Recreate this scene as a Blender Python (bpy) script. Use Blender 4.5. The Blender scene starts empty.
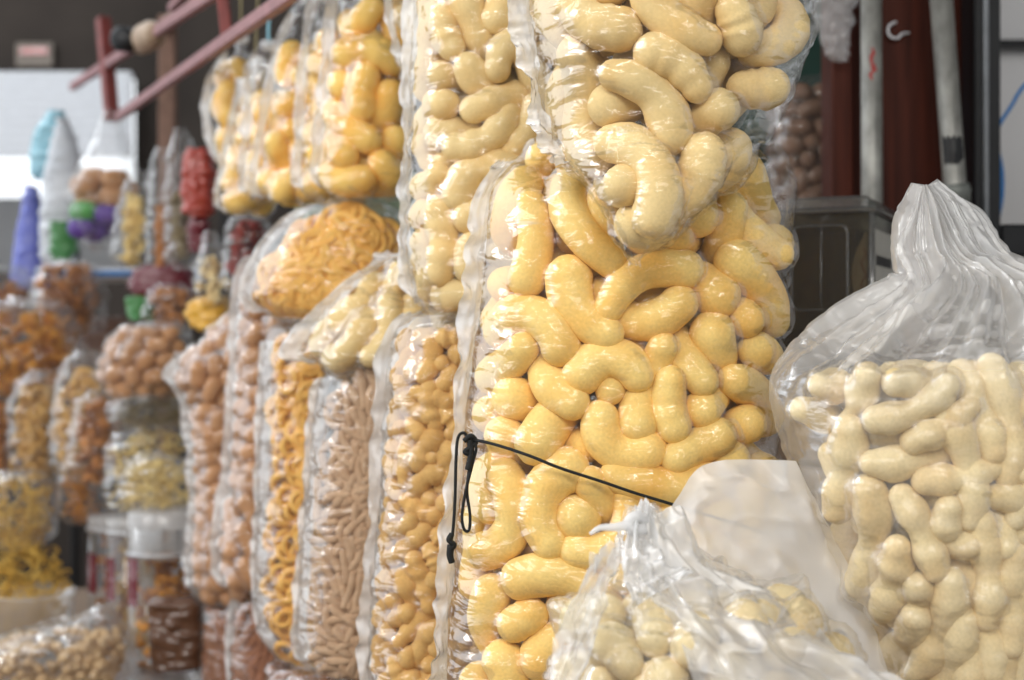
import bpy, math
import numpy as np
from mathutils import Matrix, Quaternion, Vector

# ------------------------------------------------------------------ camera, world, light, exposure
SC = bpy.context.scene
COL = SC.collection
F = 1422.2            # focal length in pixels (50 mm on 36 mm, 1024 px wide)
CAMZ = 1.45           # eye height above the market floor
RAD = math.pi / 180

cam_d = bpy.data.cameras.new('camera')
cam = bpy.data.objects.new('camera', cam_d)
COL.objects.link(cam)
cam.location = (0, 0, CAMZ)
cam.rotation_euler = (90 * RAD, 0, 0)
cam_d.lens = 50
cam_d.sensor_width = 36
cam_d.clip_start = 0.02
cam_d.dof.use_dof = True
cam_d.dof.focus_distance = 1.47
cam_d.dof.aperture_fstop = 3.7
SC.camera = cam

SC.view_settings.view_transform = 'Standard'
SC.view_settings.look = 'None'
SC.view_settings.gamma = 1
SC.view_settings.use_curve_mapping = False
SC.view_settings.exposure = 0.14
try:
    SC.cycles.transparent_max_bounces = 32
    SC.cycles.max_bounces = 8
    SC.cycles.diffuse_bounces = 4
    SC.cycles.glossy_bounces = 3
    SC.cycles.sample_clamp_indirect = 6
except Exception:
    pass

world = bpy.data.worlds.new('market_daylight')
SC.world = world
world.use_nodes = True
wn = world.node_tree
wn.nodes.clear()
w_out = wn.nodes.new('ShaderNodeOutputWorld')
w_bg = wn.nodes.new('ShaderNodeBackground')
w_tc = wn.nodes.new('ShaderNodeTexCoord')
w_dot = wn.nodes.new('ShaderNodeVectorMath'); w_dot.operation = 'DOT_PRODUCT'
w_dot.inputs[1].default_value = Vector((-0.80, 0.55, 0.22)).normalized()
w_map = wn.nodes.new('ShaderNodeMapRange')
w_map.inputs[1].default_value = -0.1; w_map.inputs[2].default_value = 0.95
w_map.inputs[3].default_value = 0.20; w_map.inputs[4].default_value = 1.55
w_map.interpolation_type = 'SMOOTHSTEP'
w_bg.inputs[0].default_value = (0.92, 0.96, 1.0, 1)
wn.links.new(w_tc.outputs['Generated'], w_dot.inputs[0])
wn.links.new(w_dot.outputs['Value'], w_map.inputs[0])
wn.links.new(w_map.outputs[0], w_bg.inputs[1])
wn.links.new(w_bg.outputs[0], w_out.inputs[0])


def area_light(name, loc, target, sx, sy, power, color=(1, 1, 1)):
    d = bpy.data.lights.new(name, 'AREA')
    d.shape = 'RECTANGLE'; d.size = sx; d.size_y = sy
    d.energy = power; d.color = color
    o = bpy.data.objects.new(name, d); COL.objects.link(o)
    o.location = loc
    o.rotation_euler = (Vector(target) - Vector(loc)).to_track_quat('-Z', 'Y').to_euler()
    return o


area_light('tube_light', (-0.35, -0.3, CAMZ + 1.25), (0.1, 1.6, CAMZ - 0.1), 1.5, 0.10, 12, (1, 0.96, 0.90))
area_light('aisle_daylight', (-2.6, 0.6, CAMZ + 1.3), (-0.2, 2.0, CAMZ - 0.1), 1.6, 1.6, 42, (1.0, 0.98, 0.96))
area_light('awning_daylight', (0.2, -1.6, CAMZ + 1.6), (0.1, 1.6, CAMZ), 2.2, 1.2, 41, (1.0, 0.97, 0.92))

area_light('far_daylight', (-3.6, 4.6, CAMZ + 2.6), (-2.6, 7.6, CAMZ + 0.6), 2.0, 1.2, 90, (0.92, 0.96, 1.0))

# ------------------------------------------------------------------ helpers
def P(px, py, Y):
    return Vector(((px - 512) / F * Y, Y, CAMZ + (340 - py) / F * Y))


def zpy(py, Y):
    return CAMZ + (340 - py) / F * Y


def lin(r, g, b):
    def c(v):
        v /= 255.0
        return v / 12.92 if v <= 0.04045 else ((v + 0.055) / 1.055) ** 2.4
    return (c(r), c(g), c(b), 1)


def link(name, mesh, mat=None, parent=None, loc=None):
    o = bpy.data.objects.new(name, mesh)
    COL.objects.link(o)
    if mat is not None and not mesh.materials:
        mesh.materials.append(mat)
    if parent is not None:
        o.parent = parent
        o.matrix_parent_inverse = Matrix.Translation(-parent.location)
    if loc is not None:
        o.location = loc
    return o


def tag(o, label=None, cat=None, group=None, kind=None):
    if label: o['label'] = label
    if cat: o['category'] = cat
    if group: o['group'] = group
    if kind: o['kind'] = kind
    return o


def empty(name, loc):
    o = bpy.data.objects.new(name, None)
    COL.objects.link(o)
    o.location = loc
    o.empty_display_size = 0.05
    return o


def mesh_of(name, v, f, smooth=True):
    m = bpy.data.meshes.new(name)
    m.from_pydata([tuple(map(float, p)) for p in v], [], f)
    m.update()
    if smooth:
        m.polygons.foreach_set('use_smooth', [True] * len(m.polygons))
    return m


class MB:
    """collects pieces of one mesh"""
    def __init__(self):
        self.v = []; self.f = []

    def add(self, v, f):
        n = len(self.v)
        self.v.extend(v)
        self.f.extend([tuple(i + n for i in q) for q in f])
        return self

    def box(self, lo, hi, bevel=0.0, M=None):
        lo = np.array(lo, float); hi = np.array(hi, float)
        c = (lo + hi) / 2; h = (hi - lo) / 2
        b = min(bevel, h.min() * 0.9)
        if b <= 0:
            v = [c + h * np.array(s) for s in [(-1, -1, -1), (1, -1, -1), (1, 1, -1), (-1, 1, -1), (-1, -1, 1), (1, -1, 1), (1, 1, 1), (-1, 1, 1)]]
            f = [(0, 3, 2, 1), (4, 5, 6, 7), (0, 1, 5, 4), (1, 2, 6, 5), (2, 3, 7, 6), (3, 0, 4, 7)]
        else:
            v = []; idx = {}
            for sx in (-1, 1):
                for sy in (-1, 1):
                    for sz in (-1, 1):
                        for a in range(3):
                            s = np.array((sx, sy, sz), float)
                            d = h - b; d[a] = h[a]
                            idx[(sx, sy, sz, a)] = len(v)
                            v.append(c + s * d)
            f = []
            for a in range(3):
                u, w = (a + 1) % 3, (a + 2) % 3
                for s in (-1, 1):
                    q = []
                    for (p, r) in ((-1, -1), (1, -1), (1, 1), (-1, 1)):
                        k = [0, 0, 0]; k[a] = s; k[u] = p; k[w] = r
                        q.append(idx[(k[0], k[1], k[2], a)])
                    f.append(tuple(q if s > 0 else q[::-1]))
            for a in range(3):
                u, w = (a + 1) % 3, (a + 2) % 3
                for p in (-1, 1):
                    for r in (-1, 1):
                        k0 = [0, 0, 0]; k0[u] = p; k0[w] = r
                        k1 = list(k0); k0[a] = -1; k1[a] = 1
                        f.append((idx[(*k0, u)], idx[(*k1, u)], idx[(*k1, w)], idx[(*k0, w)]))
            for sx in (-1, 1):
                for sy in (-1, 1):
                    for sz in (-1, 1):
                        f.append(tuple(idx[(sx, sy, sz, a)] for a in range(3)))
        if M is not None:
            v = [np.array(M @ Vector(p)) for p in v]
        return self.add(v, f)

    def tube(self, pts, r, seg=10, closed=False):
        v, f = tube_geo(pts, r, seg, closed)
        return self.add(v, f)

    def build(self, name, mat, parent=None, smooth=False):
        m = mesh_of(name, self.v, self.f, smooth)
        m.validate()
        return link(name, m, mat, parent)


def frames(pts, closed=False):
    pts = np.array(pts, float)
    n = len(pts)
    if closed:
        t = np.roll(pts, -1, 0) - np.roll(pts, 1, 0)
    else:
        t = np.gradient(pts, axis=0)
    t /= np.linalg.norm(t, axis=1, keepdims=True) + 1e-12
    u = np.cross(t[0], (0.0, 0.0, 1.0))
    if np.linalg.norm(u) < 0.1:
        u = np.cross(t[0], (1.0, 0.0, 0.0))
    u /= np.linalg.norm(u)
    U = []
    for i in range(n):
        u = u - t[i] * np.dot(u, t[i])
        u /= np.linalg.norm(u) + 1e-12
        U.append(u)
    U = np.array(U)
    return pts, t, U, np.cross(t, U)


def tube_geo(pts, r, seg=10, closed=False):
    pts, t, U, W = frames(pts, closed)
    n = len(pts)
    r = np.ones(n) * r
    an = np.arange(seg) * 2 * np.pi / seg
    v = (pts[:, None] + r[:, None, None] * (np.cos(an)[None, :, None] * U[:, None] + np.sin(an)[None, :, None] * W[:, None])).reshape(-1, 3)
    f = []
    m = n if closed else n - 1
    for i in range(m):
        j = (i + 1) % n
        for k in range(seg):
            l = (k + 1) % seg
            f.append((i * seg + k, i * seg + l, j * seg + l, j * seg + k))
    v = list(v)
    if not closed:
        f.append(tuple(range(seg))[::-1])
        f.append(tuple((n - 1) * seg + k for k in range(seg)))
    return v, f


def spline(pts, n=40, closed=False):
    p = np.array([tuple(q) for q in pts], float)
    if closed:
        p = np.vstack([p[-1], p, p[0], p[1]])
    else:
        p = np.vstack([2 * p[0] - p[1], p, 2 * p[-1] - p[-2]])
    m = len(p) - 3
    out = []
    for s in np.linspace(0, m, n, endpoint=not closed):
        i = min(int(s), m - 1); t = s - i
        a, b, c, d = p[i:i + 4]
        out.append(0.5 * (2 * b + (c - a) * t + (2 * a - 5 * b + 4 * c - d) * t * t + (3 * b - a - 3 * c + d) * t ** 3))
    return np.array(out)


def capsule_geo(path, r, seg=16, rng=None, bump=0.06):
    """closed rounded tube with lumpy skin; r = array along path"""
    path = np.array(path, float); r = np.array(r, float)
    pts, t, U, W = frames(path)
    P0, R0 = [], []
    for a in (0.12, 0.55, 0.95, 1.3):
        P0.append(pts[0] - t[0] * r[0] * math.cos(a)); R0.append(r[0] * math.sin(a))
    P1, R1 = [], []
    for a in (1.3, 0.95, 0.55, 0.12):
        P1.append(pts[-1] + t[-1] * r[-1] * math.cos(a)); R1.append(r[-1] * math.sin(a))
    C = np.vstack([P0, pts, P1])
    R = np.concatenate([R0, r, R1])
    Us = np.vstack([[U[0]] * 4, U, [U[-1]] * 4]); Ws = np.vstack([[W[0]] * 4, W, [W[-1]] * 4])
    an = np.arange(seg) * 2 * np.pi / seg
    dirs = np.cos(an)[None, :, None] * Us[:, None] + np.sin(an)[None, :, None] * Ws[:, None]
    v = C[:, None] + R[:, None, None] * dirs
    if rng is not None:
        rm = r.mean()
        q = v / rm
        nz = np.zeros(v.shape[:2])
        for k in range(5):
            d = rng.normal(size=3); d /= np.linalg.norm(d)
            nz += np.sin(q @ d * rng.uniform(0.9, 2.6) + rng.uniform(0, 6.28)) / 2.2
        v = v + dirs * (nz * bump * R[:, None])[..., None]
    n = len(C)
    v = list(v.reshape(-1, 3))
    f = []
    for i in range(n - 1):
        for k in range(seg):
            l = (k + 1) % seg
            f.append((i * seg + k, i * seg + l, (i + 1) * seg + l, (i + 1) * seg + k))
    f.append(tuple(range(seg))[::-1]); f.append(tuple((n - 1) * seg + k for k in range(seg)))
    return v, f


# ------------------------------------------------------------------ materials
class NT:
    def __init__(self, name):
        self.m = bpy.data.materials.new(name)
        self.m.use_nodes = True
        self.t = self.m.node_tree
        self.t.nodes.clear()
        self.out = self.n('OutputMaterial')

    def n(self, kind, **kw):
        o = self.t.nodes.new('ShaderNode' + kind)
        for k, v in kw.items():
            setattr(o, k, v)
        return o

    def l(self, a, b):
        self.t.links.new(a, b)


def mat_plain(name, col, rough=0.6, metal=0.0, vary=0.12, scale=20, bump=0.0, spec=0.4, stretch=(1, 1, 1)):
    k = NT(name)
    b = k.n('BsdfPrincipled')
    tc = k.n('TexCoord'); mp = k.n('Mapping'); mp.inputs['Scale'].default_value = stretch
    nz = k.n('TexNoise'); nz.inputs['Scale'].default_value = scale; nz.inputs['Detail'].default_value = 5
    k.l(tc.outputs['Object'], mp.inputs[0]); k.l(mp.outputs[0], nz.inputs[0])
    r = k.n('MapRange'); r.inputs[1].default_value = 0.3; r.inputs[2].default_value = 0.7
    r.inputs[3].default_value = 1 - vary; r.inputs[4].default_value = 1 + vary
    k.l(nz.outputs[0], r.inputs[0])
    mx = k.n('VectorMath', operation='SCALE'); mx.inputs[0].default_value = col[:3]
    k.l(r.outputs[0], mx.inputs['Scale']); k.l(mx.outputs[0], b.inputs['Base Color'])
    b.inputs['Roughness'].default_value = rough
    b.inputs['Metallic'].default_value = metal
    b.inputs['Specular IOR Level'].default_value = spec
    if bump:
        bp = k.n('Bump'); bp.inputs['Strength'].default_value = bump; bp.inputs['Distance'].default_value = 0.004
        k.l(nz.outputs[0], bp.inputs['Height']); k.l(bp.outputs[0], b.inputs['Normal'])
    k.l(b.outputs[0], k.out.inputs[0])
    return k.m


def mat_puff(name, c1, c2, patch=0.5, speck=0.0, scale=18, sss=0.0):
    """puffed corn: two tones in soft patches, per-puff variation, fine pits"""
    k = NT(name)
    b = k.n('BsdfPrincipled')
    tc = k.n('TexCoord'); oi = k.n('ObjectInfo')
    ad = k.n('VectorMath', operation='ADD')
    cb = k.n('CombineXYZ')
    ml = k.n('Math', operation='MULTIPLY'); ml.inputs[1].default_value = 31.0
    k.l(oi.outputs['Random'], ml.inputs[0]); k.l(ml.outputs[0], cb.inputs[0])
    k.l(tc.outputs['Object'], ad.inputs[0]); k.l(cb.outputs[0], ad.inputs[1])
    nz = k.n('TexNoise'); nz.inputs['Scale'].default_value = scale; nz.inputs['Detail'].default_value = 3
    k.l(ad.outputs[0], nz.inputs[0])
    rp = k.n('MapRange'); rp.inputs[1].default_value = 0.42; rp.inputs[2].default_value = 0.75
    rp.inputs[3].default_value = 0.0; rp.inputs[4].default_value = patch
    k.l(nz.outputs[0], rp.inputs[0])
    mix = k.n('Mix', data_type='RGBA'); mix.inputs[6].default_value = c1; mix.inputs[7].default_value = c2
    k.l(rp.outputs[0], mix.inputs[0])
    br = k.n('MapRange'); br.inputs[3].default_value = 0.90; br.inputs[4].default_value = 1.06
    k.l(oi.outputs['Random'], br.inputs[0])
    fine = k.n('TexNoise'); fine.inputs['Scale'].default_value = 330; fine.inputs['Detail'].default_value = 4
    k.l(ad.outputs[0], fine.inputs[0])
    fr = k.n('MapRange'); fr.inputs[1].default_value = 0.3; fr.inputs[2].default_value = 0.62
    fr.inputs[3].default_value = 1 - speck; fr.inputs[4].default_value = 1.0
    k.l(fine.outputs[0], fr.inputs[0])
    mm = k.n('Math', operation='MULTIPLY'); k.l(br.outputs[0], mm.inputs[0]); k.l(fr.outputs[0], mm.inputs[1])
    sc = k.n('VectorMath', operation='SCALE'); k.l(mix.outputs[2], sc.inputs[0]); k.l(mm.outputs[0], sc.inputs['Scale'])
    k.l(sc.outputs[0], b.inputs['Base Color'])
    b.inputs['Roughness'].default_value = 0.85
    b.inputs['Specular IOR Level'].default_value = 0.08
    if sss:
        b.inputs['Subsurface Weight'].default_value = sss
        b.inputs['Subsurface Radius'].default_value = (1, 0.55, 0.25)
        b.inputs['Subsurface Scale'].default_value = 0.008
    bp = k.n('Bump'); bp.inputs['Strength'].default_value = 0.28; bp.inputs['Distance'].default_value = 0.0018
    k.l(fine.outputs[0], bp.inputs['Height']); k.l(bp.outputs[0], b.inputs['Normal'])
    k.l(b.outputs[0], k.out.inputs[0])
    return k.m


def mat_film(name, milk=0.05, gloss=1.0, rough=0.10, tint=(1, 1, 1), wr_scale=14, wr_str=0.22, stretch=(1, 1, 2.6), bunch=None, through=0.5, white=0.9):
    """thin plastic film: see-through, fresnel sheen, a little milky, crinkled"""
    k = NT(name)
    tc = k.n('TexCoord')
    mp = k.n('Mapping'); mp.inputs['Scale'].default_value = stretch
    k.l(tc.outputs['Object'], mp.inputs[0])
    n1 = k.n('TexNoise'); n1.inputs['Scale'].default_value = wr_scale; n1.inputs['Detail'].default_value = 5
    n1.inputs['Roughness'].default_value = 0.5; n1.inputs['Distortion'].default_value = 1.2
    k.l(mp.outputs[0], n1.inputs[0])
    # soft buckles plus sharp crease lines
    sb = k.n('Math', operation='SUBTRACT'); sb.inputs[1].default_value = 0.5; k.l(n1.outputs[0], sb.inputs[0])
    ab = k.n('Math', operation='ABSOLUTE'); k.l(sb.outputs[0], ab.inputs[0])
    pw = k.n('Math', operation='POWER'); pw.inputs[1].default_value = 0.6; k.l(ab.outputs[0], pw.inputs[0])
    nd = k.n('TexNoise'); nd.inputs['Scale'].default_value = wr_scale * 0.8; nd.inputs['Detail'].default_value = 2
    k.l(mp.outputs[0], nd.inputs[0])
    nm = k.n('VectorMath', operation='SCALE'); nm.inputs['Scale'].default_value = 0.12; k.l(nd.outputs[1], nm.inputs[0])
    na = k.n('VectorMath', operation='ADD'); k.l(mp.outputs[0], na.inputs[0]); k.l(nm.outputs[0], na.inputs[1])
    vo = k.n('TexVoronoi', feature='DISTANCE_TO_EDGE'); vo.inputs['Scale'].default_value = wr_scale * 0.9
    k.l(na.outputs[0], vo.inputs[0])
    vm = k.n('MapRange'); vm.inputs[1].default_value = 0.0; vm.inputs[2].default_value = 0.22; vm.inputs[3].default_value = 0.0; vm.inputs[4].default_value = 0.75
    k.l(vo.outputs['Distance'], vm.inputs[0])
    sm_ = k.n('Math', operation='ADD'); k.l(pw.outputs[0], sm_.inputs[0]); k.l(vm.outputs[0], sm_.inputs[1])
    bp = k.n('Bump'); bp.inputs['Strength'].default_value = wr_str; bp.inputs['Distance'].default_value = 0.012
    k.l(sm_.outputs[0], bp.inputs['Height'])
    fr = k.n('Fresnel'); fr.inputs['IOR'].default_value = 1.45
    f0 = k.n('Math', operation='MULTIPLY'); f0.inputs[1].default_value = 1.25 * gloss
    k.l(fr.outputs[0], f0.inputs[0])
    fg = k.n('Math', operation='MINIMUM'); fg.inputs[1].default_value = min(0.9, 0.34 * gloss)
    k.l(f0.outputs[0], fg.inputs[0])
    tr = k.n('BsdfTransparent'); tr.inputs[0].default_value = (*tint, 1)
    gl = k.n('BsdfGlossy'); gl.inputs['Roughness'].default_value = rough
    k.l(bp.outputs[0], gl.inputs['Normal'])
    df = k.n('BsdfDiffuse'); df.inputs[0].default_value = (white, white, white, 1)
    tl = k.n('BsdfTranslucent'); tl.inputs[0].default_value = (white, white, white, 1)
    md = k.n('MixShader'); md.inputs[0].default_value = through
    k.l(df.outputs[0], md.inputs[1]); k.l(tl.outputs[0], md.inputs[2])
    m1 = k.n('MixShader'); m1.inputs[0].default_value = milk
    if bunch:                        # bunched-up film is milkier: (height of single film, height of bunched film, milkiness there)
        sx = k.n('SeparateXYZ'); k.l(tc.outputs['Object'], sx.inputs[0])
        mr = k.n('MapRange'); mr.inputs[1].default_value = bunch[0]; mr.inputs[2].default_value = bunch[1]
        mr.inputs[3].default_value = milk; mr.inputs[4].default_value = bunch[2]
        k.l(sx.outputs[2], mr.inputs[0]); k.l(mr.outputs[0], m1.inputs[0])
    k.l(tr.outputs[0], m1.inputs[1]); k.l(md.outputs[0], m1.inputs[2])
    m2 = k.n('MixShader'); k.l(fg.outputs[0], m2.inputs[0])
    k.l(m1.outputs[0], m2.inputs[1]); k.l(gl.outputs[0], m2.inputs[2])
    k.l(m2.outputs[0], k.out.inputs[0])
    return k.m


FILM = mat_film('clear_film', 0.03, gloss=0.85, rough=0.09)
FILM_FAR = mat_film('clear_film_soft', 0.05, gloss=0.8, wr_scale=9, wr_str=0.5, stretch=(1.6, 1.6, 1))
SEAM = mat_film('seam_film', 0.72, gloss=2.4, rough=0.16, wr_scale=26, wr_str=0.7, through=0.22, white=0.97)
MILKY = mat_film('milky_film', 0.25, gloss=0.9, rough=0.26, wr_scale=12, wr_str=0.3, stretch=(1, 1, 1))
MILKYR = mat_film('milky_film_bag', 0.15, gloss=0.9, rough=0.24, wr_scale=12, wr_str=0.3, through=0.34, white=0.97, stretch=(1, 1, 1), bunch=(zpy(410, 1.38), zpy(310, 1.38), 0.42))
MILKY2 = mat_film('milky_film_thick', 0.74, gloss=0.8, rough=0.3, wr_scale=10, wr_str=0.25, through=0.34, white=0.97, stretch=(1, 1, 1))
YELLOW = mat_puff('yellow_puff', lin(252, 219, 136), lin(243, 183, 82), 0.75, 0.12)
PALE = mat_puff('pale_puff', lin(236, 210, 152), lin(226, 184, 112), 0.7, 0.10)
TAN = mat_puff('tan_puff', lin(218, 176, 108), lin(194, 142, 74), 0.7, 0.14, 30)
STICK = mat_puff('stick_snack', lin(198, 166, 134), lin(170, 132, 98), 0.7, 0.12, 30)
RING = mat_puff('ring_snack', lin(240, 190, 104), lin(222, 150, 62), 0.7, 0.10, 25)
BALL = mat_puff('ball_snack', lin(194, 146, 104), lin(168, 118, 76), 0.7, 0.10, 25)
GOLD = mat_puff('golden_puff', lin(250, 210, 118), lin(240, 172, 70), 0.8, 0.08)
CREAM = mat_puff('cream_puff', lin(236, 216, 166), lin(212, 174, 106), 0.7, 0.14, 22)
BROWN = mat_puff('brown_crisp', lin(190, 128, 70), lin(150, 90, 42), 0.8, 0.1, 25)
ORANGE = mat_puff('orange_crisp', lin(214, 150, 60), lin(180, 104, 34), 0.8, 0.1, 25)
STRAW = mat_puff('straw_noodle', lin(222, 186, 100), lin(196, 150, 64), 0.8, 0.1, 25)

# ------------------------------------------------------------------ snack pieces: mesh variants plus their ball chains for packing
class Kind:
    def __init__(self, name, mat):
        self.name = name; self.mat = mat; self.var = []

    def add(self, path, r, bump, rng, seg=16, chain=6):
        path = np.array(path, float)
        v, f = capsule_geo(path, r, seg, rng, bump)
        me = mesh_of(self.name, v, f); me.materials.append(self.mat)
        i = np.linspace(0, len(path) - 1, chain).round().astype(int)
        L = np.linalg.norm(np.diff(path, axis=0), axis=1).sum()
        rr = np.array(r, float)
        vol = np.pi * (rr ** 2).mean() * L + 4 / 3 * np.pi * rr.mean() ** 3
        self.var.append((me, path[i], rr[i], vol))

    def add_ring(self, R, r, rng, wob=0.08, chain=10):
        an = np.arange(20) * 2 * np.pi / 20
        ph = rng.uniform(0, 6.28, 2)
        rad = R * (1 + wob * np.sin(2 * an + ph[0]))
        p = np.stack([rad * np.cos(an), rad * np.sin(an), R * wob * np.sin(an * 2 + ph[1])], 1)
        v, f = tube_geo(p, r * (1 + 0.12 * np.sin(3 * an + ph[1])), 8, True)
        me = mesh_of(self.name, v, f); me.materials.append(self.mat)
        i = np.arange(chain) * 20 // chain
        self.var.append((me, p[i], np.ones(chain) * r, 2 * np.pi * R * np.pi * r * r * 1.4))


def arc(L, bend, n=14, twist=0.0):
    """centreline of length L turning through bend radians"""
    s = np.linspace(-0.5, 0.5, n)
    if abs(bend) < 1e-3:
        p = np.stack([s * L, 0 * s, 0 * s], 1)
    else:
        Rr = L / bend
        p = np.stack([Rr * np.sin(s * bend), Rr * (1 - np.cos(s * bend)), twist * L * s * s * np.sign(s)], 1)
    return p - p.mean(0)


def curl_kind(name, mat, r, seed, specs, bump=0.06, waist=0.1, taper=0.08):
    k = Kind(name, mat); rng = np.random.default_rng(seed)
    for (L, bend) in specs:
        p = arc(L, bend, 14, rng.uniform(-0.3, 0.3))
        s = np.linspace(-1, 1, 14)
        rr = r * (1 + waist * np.cos(s * 2 * np.pi * rng.uniform(0.8, 1.2)) * -0.5 + rng.uniform(-taper, taper) * s)
        k.add(p, rr, bump, rng, chain=max(3, int(L / r) + 1))
    return k


K_YEL = curl_kind('corn_curl', YELLOW, 0.0213, 1, [(0.085, 1.9), (0.10, 2.3), (0.075, 1.2), (0.09, 0.7), (0.055, 0.6), (0.105, 1.5), (0.07, 2.2), (0.02, 0.1)], 0.05, 0.05, 0.2)
K_PALE = curl_kind('corn_puff', PALE, 0.0225, 2, [(0.09, 2.0), (0.15, 4.7), (0.08, 1.0), (0.10, 1.5), (0.06, 0.8), (0.11, 2.2), (0.03, 0.3)], 0.06, 0.10, 0.15)
K_PALE2 = curl_kind('corn_puff', PALE, 0.0205, 12, [(0.09, 1.4), (0.08, 1.8), (0.07, 0.6), (0.10, 1.0), (0.05, 0.6)], 0.06, 0.18)
K_GOLD = curl_kind('golden_puff', GOLD, 0.0245, 3, [(0.07, 1.4), (0.08, 2.0), (0.05, 0.5), (0.02, 0.1), (0.09, 1.0)], 0.05, 0.1)
K_CREAM = curl_kind('peanut_puff', CREAM, 0.0152, 4, [(0.09, 0.5), (0.08, 0.3), (0.10, 0.7), (0.065, 0.3), (0.075, 0.8)], 0.07, 0.30)
K_CREAM2 = curl_kind('peanut_puff', CREAM, 0.0195, 14, [(0.06, 1.3), (0.025, 0.3), (0.07, 2.0)], 0.07, 0.12, 0.18)
K_TAN = curl_kind('corn_nugget', TAN, 0.0135, 5, [(0.04, 0.4), (0.035, 0.9), (0.02, 0.2), (0.055, 0.5), (0.045, 1.2)], 0.10, 0.26)
K_STICK = curl_kind('corn_stick', STICK, 0.0066, 6, [(0.044, 0.3), (0.038, 0.9), (0.05, 0.2), (0.03, 0.5)], 0.08, 0.1)
REDST = mat_puff('red_brown_stick', lin(156, 106, 78), lin(124, 78, 54), 0.7, 0.1, 25)
K_STICKB = curl_kind('maize_finger', REDST, 0.0095, 16, [(0.07, 0.4), (0.06, 0.9), (0.075, 0.2)], 0.08, 0.1)
K_BALL = curl_kind('corn_ball', BALL, 0.0185, 7, [(0.012, 0.1), (0.018, 0.2), (0.03, 0.4)], 0.05, 0.0)
K_LONG = curl_kind('corn_finger', BALL, 0.0185, 8, [(0.09, 0.4), (0.08, 0.7)], 0.06, 0.1)
SHADEB = mat_puff('shade_toned_ball', lin(126, 98, 80), lin(96, 72, 58), 0.7, 0.1)  # ball colour darkened to carry the shade of the gap
K_SHADED = curl_kind('corn_ball', SHADEB, 0.0185, 27, [(0.012, 0.1), (0.018, 0.2), (0.03, 0.4)], 0.05, 0.0)
K_RING = Kind('snack_ring', RING)
_r = np.random.default_rng(9)
for q in range(5):
    K_RING.add_ring(_r.uniform(0.0155, 0.018), 0.0056, _r)
K_RING2 = Kind('snack_ring', RING)
for q in range(5):
    K_RING2.add_ring(_r.uniform(0.019, 0.022), 0.0066, _r)


# ------------------------------------------------------------------ bags
def smooth1(a, k):
    ker = np.exp(-0.5 * (np.arange(-3 * k, 3 * k + 1) / k) ** 2); ker /= ker.sum()
    p = np.concatenate([np.full(3 * k, a[0]), a, np.full(3 * k, a[-1])])
    return np.convolve(p, ker, 'valid')


class Hull:
    """a soft bag volume: superellipse rings stacked from top to bottom. levels: (py, px_left, px_right[, Y[, half_depth]])"""
    def __init__(self, levels, Y, b, n=2.6, sm=5, inset=0.0):
        z, L, R, Yc, B = [], [], [], [], []
        for lv in levels:
            y = lv[3] if len(lv) > 3 and lv[3] else Y
            bb = lv[4] if len(lv) > 4 else None
            z.append(CAMZ + (340 - lv[0]) / F * y)
            L.append((lv[1] - 512) / F * y); R.append((lv[2] - 512) / F * y)
            Yc.append(y); B.append(bb)
        z, L, R, Yc = map(np.array, (z, L, R, Yc))
        a = (R - L) / 2
        am = a.max()
        B = np.array([b * min(1.0, (ai / am) ** 0.6) if bi is None else bi for ai, bi in zip(a, B)])
        # resample along the outline so that flat ends get rings as well
        s = np.concatenate([[0], np.cumsum(np.hypot(np.diff(z), np.maximum(np.abs(np.diff(L)), np.abs(np.diff(R)))))])
        self.len = s[-1]
        t = np.linspace(0, s[-1], 240)
        g = lambda q: smooth1(np.interp(t, s, q), sm)
        self.z, self.L, self.R, self.Y, self.B = g(z), g(L), g(R), g(Yc), g(B)
        self.n = n
        self.a = (self.R - self.L) / 2; self.cx = (self.R + self.L) / 2
        self.zt, self.zb = self.z[0], self.z[-1]

    def at(self, z):
        zz = self.z[::-1]
        f = lambda q: np.interp(z, zz, q[::-1])
        return f(self.cx), f(self.Y), f(self.a), f(self.B)

    def grid(self, nz, nt):
        i = np.linspace(0, 239, nz)
        q = lambda a: np.interp(i, np.arange(240), a)
        z, cx, Y, a, b = q(self.z), q(self.cx), q(self.Y), q(self.a), q(self.B)
        th = np.arange(nt) * 2 * np.pi / nt
        ct, st = np.cos(th), np.sin(th)
        r = (np.abs(ct)[None] / a[:, None]) ** self.n + (np.abs(st)[None] / b[:, None]) ** self.n
        r = r ** (-1 / self.n)
        H = np.stack([cx[:, None] + r * ct, Y[:, None] + r * st, np.repeat(z[:, None], nt, 1)], -1)
        return H, th


def normals(H):
    du = np.roll(H, -1, 1) - np.roll(H, 1, 1)
    dv = np.gradient(H, axis=0)
    n = np.cross(dv, du)
    n /= np.linalg.norm(n, axis=-1, keepdims=True) + 1e-12
    c = H.mean(axis=1, keepdims=True)
    s = np.sign(((H - c) * n)[..., :2].sum(-1).mean())
    return n * (s if s else 1)


def noise2(shape, cu, cv, rng, wrap=True):
    """smooth noise on a (nz, nt) grid with cu cells down and cv cells around"""
    nz, nt = shape
    g = rng.normal(size=(cu + 3, cv))
    u = np.linspace(0, cu, nz); v = np.arange(nt) * cv / nt
    ui = u.astype(int); vi = v.astype(int)
    fu = u - ui; fv = v - vi
    fu = fu * fu * (3 - 2 * fu); fv = fv * fv * (3 - 2 * fv)
    a = g[ui][:, vi % cv]; b = g[ui][:, (vi + 1) % cv]; c = g[ui + 1][:, vi % cv]; d = g[ui + 1][:, (vi + 1) % cv]
    return (a * (1 - fv) + b * fv) * (1 - fu)[:, None] + (c * (1 - fv) + d * fv) * fu[:, None]


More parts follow.
